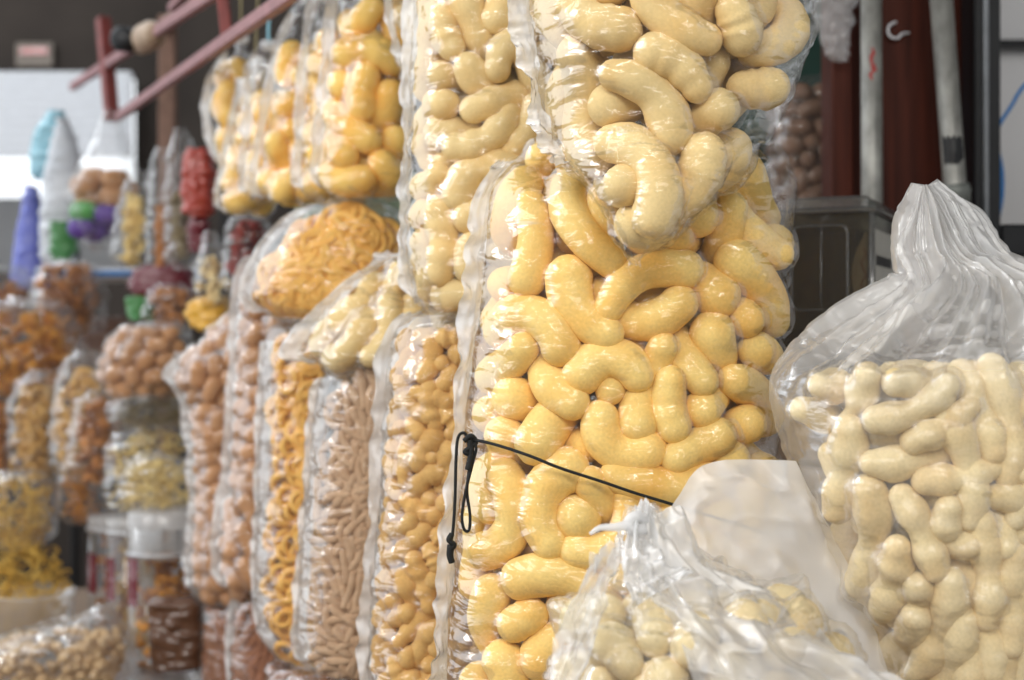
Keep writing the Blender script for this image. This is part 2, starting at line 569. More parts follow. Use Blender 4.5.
def qmul(a, b):
    w1, x1, y1, z1 = a.T; w2, x2, y2, z2 = b.T
    return np.stack([w1 * w2 - x1 * x2 - y1 * y2 - z1 * z2, w1 * x2 + x1 * w2 + y1 * z2 - z1 * y2,
                     w1 * y2 - x1 * z2 + y1 * w2 + z1 * x2, w1 * z2 + x1 * y2 - y1 * x2 + z1 * w2], 1)


def qrot(q, v):
    u = q[:, 1:]; w = q[:, :1]
    t = 2 * np.cross(u, v)
    return v + w * t + np.cross(u, t)


def pack(hull, kind, ztop, zbot, depth, frac, seed, inset=0.0, scale=(0.88, 1.1), iters=230, weights=None, nmax=400, pxmax=None, flat=0.55):
    """settle snack pieces into the front `depth` metres of the bag; returns positions, quaternions, variant, scale, spheres"""
    rng = np.random.default_rng(seed)
    # volume of the region
    m = 6000
    z = rng.uniform(zbot, ztop, m)
    cx, cy, a, b = hull.at(z)
    amax = hull.a.max()
    u = rng.uniform(-1, 1, m) * amax; v = rng.uniform(-1, 1, m) * hull.B.max()
    ins = ((np.abs(u) / np.maximum(a - inset, 0.004)) ** hull.n + (np.abs(v) / b) ** hull.n < 1) & ((v < -b + depth) | ((np.abs(u) > a - depth) & (v < 0.4 * b)))
    if pxmax:
        xlim = (pxmax - 512) / F * float(hull.Y.mean())
        ins &= (cx + u) < xlim
    cand = np.nonzero(ins)[0]
    V = ins.mean() * (ztop - zbot) * 4 * amax * hull.B.max()
    nv = len(kind.var)
    w = np.ones(nv) / nv if weights is None else np.array(weights, float) / sum(weights)
    mv = sum(wi * k[3] for wi, k in zip(w, kind.var))
    n = int(min(nmax, max(4, frac * V / mv)))

    pick = rng.choice(cand, n)
    p = np.stack([cx[pick] + u[pick], cy[pick] + v[pick], z[pick]], 1)
    q = rng.normal(size=(n, 4)); q /= np.linalg.norm(q, axis=1, keepdims=True)
    fl_ = rng.uniform(size=n) < flat          # most pieces lie flat against the film
    az = rng.uniform(0, 2 * np.pi, n) if kind.name != 'peanut_puff' else rng.normal(0.95, 0.7, n)
    qz = np.stack([np.cos(az / 2), 0 * az, 0 * az, np.sin(az / 2)], 1)
    q9 = np.tile(np.array([[math.cos(math.pi / 4), math.sin(math.pi / 4), 0, 0]]), (n, 1))
    qf = qmul(q9, qz) + rng.normal(size=(n, 4)) * 0.10
    q[fl_] = qf[fl_]; q /= np.linalg.norm(q, axis=1, keepdims=True)
    var = rng.choice(nv, n, p=w)
    sc = rng.uniform(*scale, n)
    loc = np.concatenate([kind.var[k][1] * s for k, s in zip(var, sc)])
    rad = np.concatenate([kind.var[k][2] * s for k, s in zip(var, sc)])
    body = np.concatenate([np.full(len(kind.var[k][2]), i) for i, k in enumerate(var)])
    cnt_b = np.bincount(body, minlength=n)
    inert = np.maximum(np.bincount(body, (loc ** 2).sum(1), n) / cnt_b, (rad.mean() * 0.6) ** 2)
    rmax = rad.max()
    acc = lambda vec: np.stack([np.bincount(body, vec[:, k], n) for k in range(3)], 1)
    pairs = None
    for it in range(iters):
        g = min(1.0, 0.55 + 0.45 * it / (0.55 * iters))
        rl = qrot(q[body], loc) * g
        c = p[body] + rl
        r = rad * g
        if it % 8 == 0:
            d2 = ((c[:, None] - c[None]) ** 2).sum(-1) if len(c) < 1500 else None
            if d2 is None:
                sq = (c ** 2).sum(1)
                d2 = sq[:, None] + sq[None] - 2 * c @ c.T
            I, J = np.nonzero(d2 < (2 * rmax + 0.35 * rmax) ** 2)
            k = (I < J) & (body[I] != body[J])
            pairs = (I[k], J[k])
        I, J = pairs
        dv = c[I] - c[J]
        dd = np.linalg.norm(dv, axis=1) + 1e-9
        ov = r[I] + r[J] - dd
        k = ov > 0
        push = dv[k] / dd[k, None] * (ov[k] * 0.5)[:, None]
        corr = np.zeros_like(c); hits = np.zeros(len(c))
        for ax in range(3):
            corr[:, ax] = np.bincount(I[k], push[:, ax], len(c)) - np.bincount(J[k], push[:, ax], len(c))
        hits = np.bincount(I[k], minlength=len(c)) + np.bincount(J[k], minlength=len(c)).astype(float)
        # walls
        cc = c + corr / np.maximum(hits, 1)[:, None]
        zz = np.clip(cc[:, 2], zbot + 0.4 * r, ztop - 0.6 * r)
        X, Yc, a, b = hull.at(zz)
        aa = np.maximum(a - r - inset / 2, 0.003); bb = np.maximum(b - r, 0.003)
        X = X + inset / 2; uu = cc[:, 0] - X; vv = cc[:, 1] - Yc
        fq = ((np.abs(uu) / aa) ** hull.n + (np.abs(vv) / bb) ** hull.n) ** (1 / hull.n)
        fq = np.maximum(fq, 1)
        uu = uu / fq; vv = vv / fq
        lim = np.where(np.abs(uu) > a - depth, 0.4 * b, -b + depth - r)
        vv = np.minimum(vv, np.maximum(lim, -bb))
        xx = X + uu
        if pxmax:
            xx = np.minimum(xx, xlim)
        wall = np.stack([xx, Yc + vv, zz], 1) - cc
        wc = np.linalg.norm(wall, axis=1) > 1e-7
        tot = corr * 1.25 + wall * 1.6 * np.maximum(hits, 1)[:, None]
        hits = hits + wc
        hb = np.maximum(np.bincount(body, hits, n), 1)[:, None]
        p = p + acc(tot) / hb
        om = acc(np.cross(rl, tot)) / hb / inert[:, None]
        an = np.linalg.norm(om, axis=1, keepdims=True) + 1e-12
        an2 = np.minimum(an, 0.35)
        dq = np.concatenate([np.cos(an2 / 2), om / an * np.sin(an2 / 2)], 1)
        q = qmul(dq, q); q /= np.linalg.norm(q, axis=1, keepdims=True)
        if it < iters * 0.8:
            p[:, 1] -= 0.0012 * (1 - it / iters); p[:, 2] -= 0.00015
    c = p[body] + qrot(q[body], loc)
    return p, q, var, sc, c, rad, body


def place(kind, packed, label, cat, group):
    p, q, var, sc, c, rad, body = packed
    for i in range(len(p)):
        o = bpy.data.objects.new(kind.name, kind.var[var[i]][0])
        COL.objects.link(o)
        o.rotation_mode = 'QUATERNION'
        o.rotation_quaternion = q[i]
        o.location = p[i]
        o.scale = (sc[i],) * 3
        o['label'] = label; o['category'] = cat; o['group'] = group


def film(hull, spheres, nz, nt, seed, maxoff=0.012, wr=0.0018, folds=(), back_free=True, drape=6):
    """the bag's film: hangs on the hull, sinks between the pieces inside and stays outside of them"""
    rng = np.random.default_rng(seed)
    H, th = hull.grid(nz, nt)
    N = normals(H)
    off = np.zeros((nz, nt)) if spheres is None else None
    if spheres is not None:
        c, r = spheres
        r = r * 1.06 + 0.0008
        hit = np.full((nz, nt), 1.0)
        rm = r.max()
        for i in range(nz):
            k = np.abs(c[:, 2] - H[i, 0, 2]) < rm + 0.03
            if not k.any():
                continue
            rel = H[i][:, None] - c[None, k]
            al = np.einsum('tkx,tx->tk', rel, N[i])
            la = (rel ** 2).sum(-1) - al ** 2
            rr = r[k] ** 2
            ok = (la < rr[None]) & (al > -0.02)
            d = np.where(ok, al - np.sqrt(np.maximum(rr[None] - la, 0)), 1.0)
            hit[i] = d.min(1)
        hit = hit - 0.0022
        near = hit < 0.06
        loose = near.astype(float)
        for _ in range(10):
            loose = (loose + np.roll(loose, 1, 1) + np.roll(loose, -1, 1) + np.vstack([loose[:1], loose[:-1]]) + np.vstack([loose[1:], loose[-1:]])) / 5
        off = np.minimum(hit, maxoff * np.clip(loose * 1.5, 0, 1))
        for _ in range(drape):
            bl = (off * 2 + np.roll(off, 1, 1) + np.roll(off, -1, 1) + np.vstack([off[:1], off[:-1]]) + np.vstack([off[1:], off[-1:]])) / 6
            off = np.minimum(bl, hit)
    cells = max(4, int(hull.len / 0.035)); around = max(8, int(2 * np.pi * hull.a.max() / 0.06))
    w = noise2((nz, nt), cells * 2, around, rng) * wr + noise2((nz, nt), cells * 4, around, rng) * wr * 0.5
    w += (np.abs(noise2((nz, nt), cells * 3, max(5, around // 2), rng)) ** 0.9) * wr * 0.8
    D = -off + np.abs(w) + 0.0008
    # vertical gathers where the mouth is bunched: folds = (py-like z centre, half height, amplitude, count)
    for (zc, hz, amp, cnt) in folds:
        m = np.exp(-((H[:, 0, 2] - zc) / hz) ** 2)
        f = noise2((nz, nt), 4, cnt, rng) + 0.7 * noise2((nz, nt), 3, cnt * 2, rng)
        D += m[:, None] * f * amp
    V = H + N * D[..., None]
    v = list(V.reshape(-1, 3))
    f = []
    for i in range(nz - 1):
        for k in range(nt):
            l = (k + 1) % nt
            f.append((i * nt + k, i * nt + l, (i + 1) * nt + l, (i + 1) * nt + k))
    v.append(V[0].mean(0)); v.append(V[-1].mean(0))
    t0, t1 = len(v) - 2, len(v) - 1
    for k in range(nt):
        l = (k + 1) % nt
        f.append((t0, l, k)); f.append((t1, (nz - 1) * nt + k, (nz - 1) * nt + l))
    return mesh_of('film', v, f)


def seam_mesh(hull, i0, i1, width, seed, side=-1, fwd=0.35, crinkle=0.0075):
    """crinkled welded edge of the film, standing off the bag's side"""
    rng = np.random.default_rng(seed)
    n = max(60, int(hull.len / 0.0035))
    idx = np.linspace(i0 * 239, i1 * 239, n)
    q = lambda a: np.interp(idx, np.arange(240), a)
    z, cx, Y, a = q(hull.z), q(hull.cx), q(hull.Y), q(hull.a)
    m = 9
    V = np.zeros((n, m, 3))
    zz = np.arange(n)
    ph = smooth1(rng.normal(size=n), 2) * 2.4
    ph2 = smooth1(rng.normal(size=n), 4) * 3.5
    wv = width * (0.9 + 0.55 * smooth1(rng.normal(size=n), 6))
    d = np.array((side, -fwd)); d /= np.linalg.norm(d)
    nn = np.array((-d[1], d[0]))
    for j in range(m):
        s = j / (m - 1)
        out = (s - 0.45) * wv
        ja = smooth1(rng.normal(size=n), 2) * crinkle * 0.7
        lat = crinkle * (ph * s + ph2 * (s - 0.3)) + ja
        V[:, j, 0] = cx + side * a + d[0] * out + nn[0] * lat
        V[:, j, 1] = Y + d[1] * out + nn[1] * lat
        V[:, j, 2] = z + 0.35 * ja
    f = [(i * m + j, i * m + j + 1, (i + 1) * m + j + 1, (i + 1) * m + j) for i in range(n - 1) for j in range(m - 1)]
    return mesh_of('seam', V.reshape(-1, 3), f)


def bag(name, label, levels, Y, b, group=None, fills=(), nz=None, nt=None, seed=1, mat=FILM, seam=None, seam_w=0.02, n=2.6, folds=(),
        maxoff=0.007, wr=0.0012, inset=0.012, cat='bag', sm=5, drape=6):
    """a bag with its film (and welded seam); fills = [(kind, py_top, py_bottom, depth, frac, label, category, group, weights)]"""
    hull = Hull(levels, Y, b, n, sm)
    root = empty(name, (float(hull.cx[-1]), float(hull.Y[-1]), float(hull.zb)))
    tag(root, label, cat, group)
    C, Rr = [], []
    for k, fl in enumerate(fills):
        kind, p0, p1, depth, frac, lb, ct, gp = fl[:8]
        wt = fl[8] if len(fl) > 8 else None
        pm_ = fl[9] if len(fl) > 9 else None
        nm_ = fl[10] if len(fl) > 10 else 300
        pk = pack(hull, kind, min(zpy(p0, Y), hull.zt - 0.004), max(zpy(p1, Y), hull.zb + 0.004), depth, frac, seed * 10 + k, inset if seam else 0.0, weights=wt, pxmax=pm_, nmax=nm_, flat=0.95 if 'ring' in kind.name else (0.75 if kind.name == 'peanut_puff' else 0.40))
        place(kind, pk, lb, ct, gp)
        C.append(pk[4]); Rr.append(pk[5])
        # midpoints of neighbouring links of the same piece
        C.append((pk[4][1:] + pk[4][:-1])[pk[6][1:] == pk[6][:-1]] / 2); Rr.append(((pk[5][1:] + pk[5][:-1]) / 2)[pk[6][1:] == pk[6][:-1]])
    sp = (np.concatenate(C), np.concatenate(Rr)) if C else None
    nz = nz or int(min(260, max(40, hull.len / (0.0022 * Y))))
    nt = nt or int(min(300, max(60, 2 * np.pi * hull.a.max() / (0.0026 * Y))))
    link('film', film(hull, sp, nz, nt, seed, maxoff, wr, folds, drape=drape), mat, root)
    if seam:
        link('seam', seam_mesh(hull, seam[0], seam[1], seam_w, seed + 5), SEAM, root)
    return root, hull


def stuff_in(hull, piece, mat, name, label, cat, ztop, zbot, count, seed, size, group=None, shell=0.05):
    """uncountable fill in the blurred distance: one object"""
    rng = np.random.default_rng(seed)
    mb = MB()
    tries = 0; made = 0
    while made < count and tries < count * 30:
        tries += 1
        z = rng.uniform(zbot, ztop)
        cx, cy, a, b = [float(x) for x in hull.at(z)]
        th = rng.uniform(0, 2 * np.pi)
        rr = (abs(math.cos(th) / max(a - size, 0.01)) ** hull.n + abs(math.sin(th) / max(b - size, 0.01)) ** hull.n) ** (-1 / hull.n)
        rr = max(0.0, rr - rng.uniform(0, shell))
        M = Matrix.Translation((cx + rr * math.cos(th), cy + rr * math.sin(th), z)) @ Quaternion(rng.normal(size=4)).normalized().to_matrix().to_4x4() @ Matrix.Scale(size * rng.uniform(0.8, 1.2), 4)
        v, f = piece
        A = np.array(M)
        mb.add(list(np.array(v) @ A[:3, :3].T + A[:3, 3]), f)
        made += 1
    o = mb.build(name, mat, None, True)
    return tag(o, label, cat, group, 'stuff')


# unit pieces for the distant fills
def unit_chip():
    v, f = [], []
    n = 10
    for i in range(n):
        a = i * 2 * math.pi / n
        v.append((math.cos(a), 0.8 * math.sin(a), 0.35 * math.cos(a) ** 2)); v.append((math.cos(a) * 0.95, 0.76 * math.sin(a), 0.35 * math.cos(a) ** 2 + 0.16))
    v += [(0, 0, 0), (0, 0, 0.16)]
    for i in range(n):
        j = (i + 1) % n
        f += [(2 * i, 2 * j, 2 * j + 1, 2 * i + 1), (2 * n, 2 * j, 2 * i), (2 * n + 1, 2 * i + 1, 2 * j + 1)]
    return v, f


_ur = np.random.default_rng(77)
CHIP = unit_chip()
BALLU = capsule_geo(arc(0.5, 0.1, 5), np.ones(5) * 0.75, 8, _ur, 0.06)
NOODLE = tube_geo(arc(3.0, 2.2, 9, 0.4), 0.16, 6)
RINGU = tube_geo([(math.cos(a), math.sin(a), 0.15 * math.sin(2 * a)) for a in np.arange(12) * 2 * np.pi / 12], 0.3, 6, True)

# ------------------------------------------------------------------ the setting
CONCRETE = mat_plain('dark_concrete', lin(58, 51, 46), 0.9, vary=0.35, scale=1.6, bump=0.2)
FLOORM = mat_plain('market_floor', lin(120, 112, 104), 0.8, vary=0.2, scale=3)
WHITEWALL = mat_plain('white_wall', lin(205, 205, 206), 0.7, vary=0.04, scale=3)
GREENM = mat_plain('dark_green_sheet', lin(34, 62, 54), 0.8, vary=0.2, scale=8)
WOODRED = mat_plain('red_brown_wood', lin(66, 28, 17), 0.5, vary=0.4, scale=9, stretch=(9, 9, 0.5), spec=0.15)
BOARD = mat_plain('worn_board', lin(130, 110, 92), 0.7, vary=0.25, scale=10, stretch=(1, 6, 6))
STEEL = mat_plain('galvanised_steel', lin(176, 178, 176), 0.38, 0.75, vary=0.28, scale=60, bump=0.1)
BLACKM = mat_plain('black_paint', lin(22, 23, 26), 0.4, vary=0.2, scale=30)
GREYM = mat_plain('grey_edge', lin(120, 124, 128), 0.4, 0.5, vary=0.2, scale=30)
REDRUST = mat_plain('red_painted_steel', lin(128, 62, 58), 0.55, vary=0.2, scale=30)
PINKRUST = mat_plain('faded_pink_steel', lin(150, 108, 110), 0.5, vary=0.18, scale=30)
BROWNST = mat_plain('brown_post', lin(140, 108, 92), 0.6, vary=0.2, scale=30)
TAPE = mat_plain('brown_tape', lin(176, 152, 128), 0.5, vary=0.15, scale=30)
CORD = mat_plain('black_elastic', lin(26, 28, 28), 0.7, vary=0.4, scale=400, bump=0.4)
BLUEM = mat_plain('blue_cable', lin(40, 120, 190), 0.35, vary=0.05)
WHITEP = mat_plain('white_paint', lin(226, 228, 232), 0.5, vary=0.04)

COUNTER = CAMZ - 0.475
LOWC = CAMZ - 0.75


def struct(name, mb, mat):
    return tag(mb.build(name, mat), kind='structure')


struct('floor', MB().box((-6, -1.5, -0.05), (4, 9, 0)), FLOORM)
# the far wall, with the open bright end of the aisle beside it
struct('wall_back', MB().box((-6, 8.0, CAMZ + 1.50), (1.2, 8.2, 4.2)).box((-2.12, 8.0, 0), (1.2, 8.2, CAMZ + 1.50)), CONCRETE)
struct('wall_far', MB().box((-9, 9.8, 0), (-1.6, 9.9, CAMZ + 0.98)), WHITEWALL)
struct('wall_left', MB().box((-6, 7.4, 0), (-1.9, 7.5, CAMZ + 0.36)), CONCRETE)
struct('wall_right', MB().box((0.36, 3.0, 0), (0.72, 3.06, 3.0)), GREENM)
struct('added_wall_right', MB().box((2.6, -1.5, 0), (2.66, 3.26, 3.6)), WHITEWALL)  # out of view, added to block sky light from the right
struct('added_ceiling', MB().box((-0.75, 0.5, CAMZ + 1.75), (2.66, 3.4, CAMZ + 1.80)), CONCRETE)  # unseen, added to keep overhead sky light off the stall
struct('wall_side', MB().box((0.90, 3.2, 0), (2.6, 3.26, 3.0)), WHITEWALL)


def slab(name, lo, hi, mat, bevel=0.004):
    return MB().box(lo, hi, bevel).build(name, mat)


def counter(x0, x1, y0, y1, top, label):
    r = empty('stall_counter', ((x0 + x1) / 2, (y0 + y1) / 2, 0))
    tag(r, label, 'counter')
    MB().box((x0, y0, top - 0.03), (x1, y1, top), 0.004).build('counter_top', BOARD, r)
    for x in (x0 + 0.03, x1 - 0.03):
        for y in (y0 + 0.03, y1 - 0.03):
            MB().box((x - 0.02, y - 0.02, 0), (x + 0.02, y + 0.02, top - 0.03), 0.003).build('leg', BOARD, r)
    return r


counter(-0.36, 1.0, 0.95, 1.925, COUNTER, 'worn board counter under the large front bags')
counter(-1.95, 0.34, 1.95, 4.3, LOWC, 'worn board counter under the receding row of bags and jars')

# ------------------------------------------------------------------ the near bags
G_TALL = 'tall snack bags standing in the row'
bag('snack_bag', 'large clear bag of yellow corn puffs with black cord tied across it',
    [(138, 590, 720, 1.645, .03), (146, 540, 775, 1.64, .045), (160, 505, 795, 1.63, .065), (185, 483, 801, 1.61, .09), (215, 480, 797, 1.60, .115), (260, 476, 790), (330, 468, 786), (400, 462, 782),
     (470, 456, 780), (540, 448, 780), (610, 443, 782), (690, 437, 786), (745, 432, 786), (757, 445, 778), (762, 480, 740)],
    1.60, 0.125, G_TALL,
    [(K_YEL, 148, 730, 0.15, 0.63, 'yellow curved corn puff packed in the large bag with black cord', 'corn curl', 'yellow puffs in the corded bag')],
    seed=3, seam=(0.12, 0.97), seam_w=0.022, nz=260, nt=330)

bag('snack_bag', 'clear bag of pale corn puffs slumped on top of the yellow puff bag',
    [(-150, 590, 760), (-140, 540, 800), (-100, 520, 815), (-40, 519, 818), (0, 519, 816), (40, 525, 812), (80, 531, 802), (115, 538, 790), (145, 548, 770, 1.48, .09),
     (170, 566, 735, 1.455, .08), (195, 586, 705, 1.435, .065), (220, 602, 680, 1.425, .05), (245, 614, 662, 1.42, .035), (262, 622, 645, 1.42, .022), (270, 630, 636, 1.42, .012)],
    1.50, 0.13, None,
    [(K_PALE, -70, 238, 0.14, 0.57, 'pale corn puff packed in the bag slumped over the yellow puff bag', 'corn puff', 'pale puffs in the slumped upper bag')],
    seed=4, seam=(0.2, 0.72), seam_w=0.024, nz=260, nt=300)

bag('snack_bag', 'tall clear bag of pale corn puffs standing behind the yellow puff bag',
    [(-130, 470, 570), (-120, 430, 610), (-80, 415, 640), (0, 413, 640), (60, 410, 636), (130, 408, 632), (200, 406, 630), (260, 406, 630), (296, 412, 626), (308, 440, 600)],
    1.85, 0.12, G_TALL,
    [(K_PALE2, -60, 304, 0.14, 0.74, 'pale corn puff packed in the tall bag behind the yellow puff bag', 'corn puff', 'pale puffs in the tall back bag', None, 575)],
    seed=5, n=3.4, inset=0.006, seam=(0.1, 0.97), seam_w=0.018)

bag('snack_bag', 'clear bag of small tan peanut-shaped puffs under the tall pale puff bag',
    [(306, 440, 600), (311, 412, 620), (330, 395, 632), (360, 388, 630), (420, 383, 625), (500, 379, 620), (580, 372, 615), (660, 368, 612), (700, 367, 610), (708, 390, 590)],
    1.85, 0.12, G_TALL,
    [(K_TAN, 332, 702, 0.11, 0.78, 'small tan peanut-shaped puff in the bag beside the yellow puff bag', 'corn nugget', 'small tan puffs in the beside bag', None, 495)],
    seed=6, n=3.4, inset=0.006, seam=(0.06, 0.97), seam_w=0.03)

bag('snack_bag', 'clear bag of thin beige corn sticks in the row',
    [(366, 345, 520), (372, 326, 535), (390, 319, 540), (450, 314, 540), (520, 307, 536), (600, 301, 530), (640, 299, 528), (658, 304, 524), (668, 325, 505)],
    2.09, 0.112, G_TALL,
    [(K_STICK, 370, 662, 0.038, 0.95, 'thin beige corn stick packed in the tall bag behind the tan puffs', 'corn stick', 'beige sticks in the row bag', None, 396, 320)],
    seed=7, n=3.4, inset=0.006, seam=(0.08, 0.95), seam_w=0.026)
bag('snack_bag', 'clear bag of brownish sticks lying under the beige stick bag',
    [(669, 300, 520), (675, 285, 530), (700, 280, 535), (790, 280, 535), (842, 290, 530), (848, 320, 500)],
    2.10, 0.115, None,
    [(K_STICKB, 672, 725, 0.1, 0.66, 'brownish corn stick in the low bag under the beige stick bag', 'maize finger', 'brownish sticks under the beige stick bag', None, 400)],
    seed=8)

bag('snack_bag', 'half-filled clear bag of pale puffs lying folded over the stick bag',
    [(246, 402, 470, 2.07, .03), (256, 388, 480), (275, 362, 490), (300, 333, 500), (325, 308, 505), (345, 292, 505), (356, 290, 500), (364, 308, 495), (368, 335, 480)],
    2.07, 0.11, None,
    [(K_PALE2, 266, 364, 0.14, 0.8, 'pale puff in the bag lying folded over the stick bag', 'corn puff', 'pale puffs in the folded bag')],
    seed=9, maxoff=0.02, wr=0.003, inset=0.02, seam=(0.05, 0.85), seam_w=0.03)

bag('snack_bag', 'clear bag of golden rings standing in the row',
    [(321, 285, 430), (326, 272, 440), (350, 266, 446), (420, 264, 446), (500, 261, 444), (580, 258, 440), (630, 263, 436), (652, 278, 428), (657, 300, 410)],
    2.325, 0.112, G_TALL,
    [(K_RING, 328, 654, 0.075, 1.0, 'golden ring snack packed in the tall ring bag', 'ring snack', 'golden rings in the standing bag', None, 330, 150)],
    seed=10, n=3.4, inset=0.006, seam=(0.08, 0.95), seam_w=0.026)
bag('snack_bag', 'clear bag of brown sticks under the standing ring bag',
    [(658, 285, 420), (664, 268, 440), (690, 264, 446), (760, 264, 446), (792, 275, 440), (797, 300, 410)],
    2.335, 0.112, None,
    [(K_STICKB, 662, 720, 0.1, 0.66, 'brownish corn stick in the low bag under the ring bag', 'maize finger', 'brown sticks under the ring bag', None, 340)],
    seed=11)
bag('snack_bag', 'bulging clear bag of golden rings lying on top of the standing ring bag',
    [(203, 330, 372), (207, 308, 392), (222, 286, 412), (245, 264, 418), (270, 252, 418), (295, 244, 412), (310, 256, 404), (319, 282, 390)],
    2.31, 0.118, None,
    [(K_RING2, 208, 317, 0.075, 1.0, 'golden ring snack in the bulging bag on top', 'ring snack', 'golden rings in the bulging bag', None, None, 150)],
    seed=12, inset=0.012, seam=(0.1, 0.9), seam_w=0.03)

bag('snack_bag', 'narrow clear bag of brownish corn puffs beside the ring bag',
    [(250, 262, 330), (262, 246, 370), (290, 240, 385), (330, 237, 390), (400, 234, 388), (470, 229, 384), (545, 217, 378), (575, 217, 374), (588, 228, 370), (594, 250, 350)],
    2.56, 0.112, G_TALL,
    [(K_BALL, 280, 470, 0.13, 0.7, 'round brownish corn ball in the bag beside the ring bag', 'corn ball', 'brown balls beside the ring bag', None, 285),
     (K_LONG, 472, 590, 0.13, 0.66, 'long brownish puff low in the bag beside the ring bag', 'corn puff', 'long brown puffs beside the ring bag', None, 285)],
    seed=13, n=3.4, inset=0.006, seam=(0.05, 0.95), seam_w=0.032, maxoff=0.02)
bag('snack_bag', 'clear bag of reddish brown sticks under the narrow brown puff bag',
    [(595, 248, 360), (600, 234, 372), (640, 232, 375), (700, 232, 375), (750, 236, 372), (755, 260, 350)],
    2.57, 0.112, None,
    [(K_STICKB, 598, 715, 0.1, 0.66, 'reddish brown stick in the low bag beside the ring bag', 'maize finger', 'reddish sticks in the narrow low bag', None, 290)],
    seed=14, n=3.4, inset=0.006, seam=(0.05, 0.95), seam_w=0.025)

bag('snack_bag', 'clear bag of brownish corn balls at the far end of the tall row',
    [(300, 262, 300), (308, 240, 320), (330, 212, 330), (355, 186, 335), (374, 170, 335), (384, 180, 335), (400, 188, 335), (450, 193, 335), (500, 195, 333), (560, 191, 330), (590, 196, 330), (598, 215, 310)],
    2.80, 0.12, G_TALL,
    [(K_BALL, 318, 594, 0.14, 0.7, 'round brownish corn ball in the farthest tall bag', 'corn ball', 'brown balls in the farthest tall bag', None, 255)],
    seed=15, n=3.4, inset=0.006, seam=(0.25, 0.95), seam_w=0.034, maxoff=0.02, sm=3)
bag('snack_bag', 'clear bag of reddish brown sticks under the farthest corn ball bag',
    [(600, 215, 310), (605, 200, 330), (650, 198, 333), (700, 200, 332), (714, 206, 328), (719, 230, 310)],
    2.81, 0.12, None,
    [(K_STICKB, 603, 712, 0.1, 0.66, 'reddish brown stick in the low bag under the farthest ball bag', 'maize finger', 'reddish sticks under the farthest bag', None, 250)],
    seed=16, seam=(0.05, 0.95), seam_w=0.025)

# right foreground: knotted milky bag
bag('snack_bag', 'milky bag of pale peanut-shaped puffs with loose crumpled mouth in front of steel poles',
    [(185, 921, 932, 1.41, .004), (197, 914, 950, 1.41, .008), (213, 905, 972, 1.40, .012), (233, 897, 988, 1.40, .015), (252, 896, 1000, 1.39, .018), (266, 904, 1012, 1.39, .022), (276, 908, 1034, 1.385, .03),
     (290, 895, 1062, 1.38, .045), (310, 866, 1078, 1.38, .072), (335, 830, 1090, 1.38, .10), (355, 800, 1108), (376, 780, 1122), (395, 775, 1130),
     (450, 787, 1142), (510, 806, 1150), (560, 826, 1154), (620, 860, 1156), (700, 893, 1150), (770, 905, 1140), (818, 925, 1120), (830, 970, 1080)],
    1.38, 0.122, None,
    [(K_CREAM, 366, 745, 0.10, 0.80, 'pale peanut-shaped puff in the milky bag by the steel poles', 'peanut puff', 'pale peanut-shaped puffs in the milky bag')],
    seed=21, mat=MILKYR, n=2.7, nz=300, nt=330, sm=2, wr=0.0014, drape=4,
    folds=[(zpy(250, 1.38), 0.055, 0.009, 44), (zpy(320, 1.38), 0.05, 0.009, 40), (zpy(215, 1.38), 0.03, 0.006, 20)])


# ------------------------------------------------------------------ foreground bag with the torn-open flaps
def sheet(name, edges, mat, parent, seed, nu=70, nv=60, crinkle=0.006, bulge=(0, 0, 0)):
    """loose film sheet stretched between successive rows of points"""
    rng = np.random.default_rng(seed)
    rows = [spline([P(*q) for q in e], nu) for e in edges]
    G = np.array([spline([r[i] for r in rows], nv) for i in range(nu)]).transpose(1, 0, 2)
    du = np.gradient(G, axis=1); dv = np.gradient(G, axis=0)
    N = np.cross(du, dv); N /= np.linalg.norm(N, axis=-1, keepdims=True) + 1e-12
    w = noise2((nv, nu), 5, 6, rng) * crinkle + noise2((nv, nu), 11, 13, rng) * crinkle * 0.45
    w += (np.abs(noise2((nv, nu), 7, 5, rng)) ** 0.6 - 0.6) * crinkle * 1.4
    G = G + N * w[..., None]
    f = [(i * nu + k, i * nu + k + 1, (i + 1) * nu + k + 1, (i + 1) * nu + k) for i in range(nv - 1) for k in range(nu - 1)]
    return link(name, mesh_of(name, G.reshape(-1, 3), f), mat, parent)


mid, mid_hull = bag('snack_bag', 'clear bag of pale puffs in front, its torn mouth tied in a crumpled knot',
    [(506, 634, 646, 1.27, .006), (516, 629, 655, 1.27, .01), (530, 624, 668, 1.27, .016), (548, 612, 690, 1.27, .028), (565, 596, 722, 1.27, .04), (585, 578, 770, 1.265, .06), (605, 563, 815, 1.26, .075),
     (635, 553, 850), (680, 549, 866), (740, 551, 870), (800, 558, 862), (858, 575, 850), (872, 620, 800)],
    1.255, 0.095, None,
    [(K_CREAM2, 598, 745, 0.10, 0.62, 'pale puff in the front bag with the crumpled knot', 'peanut puff', 'pale puffs in the front knotted bag')],
    seed=31, mat=mat_film('clear_film_front', 0.15, gloss=0.9, rough=0.16, wr_scale=10, wr_str=0.35, stretch=(1, 1, 1)), n=2.3, sm=3, wr=0.003, drape=4, maxoff=0.01,
    folds=[(zpy(530, 1.27), 0.04, 0.006, 22)])
sheet('back_flap', [[(664, 520, 1.33), (680, 494, 1.345), (702, 466, 1.36), (745, 459, 1.37), (795, 461, 1.375)],
                    [(660, 550, 1.32), (690, 535, 1.335), (725, 520, 1.345), (780, 515, 1.36), (826, 520, 1.37)],
                    [(668, 585, 1.30), (700, 578, 1.315), (745, 575, 1.33), (800, 580, 1.35), (862, 594, 1.36)],
                    [(690, 618, 1.285), (720, 616, 1.295), (765, 616, 1.31), (820, 640, 1.32), (896, 690, 1.34)]], MILKY2, mid, 41, crinkle=0.003)
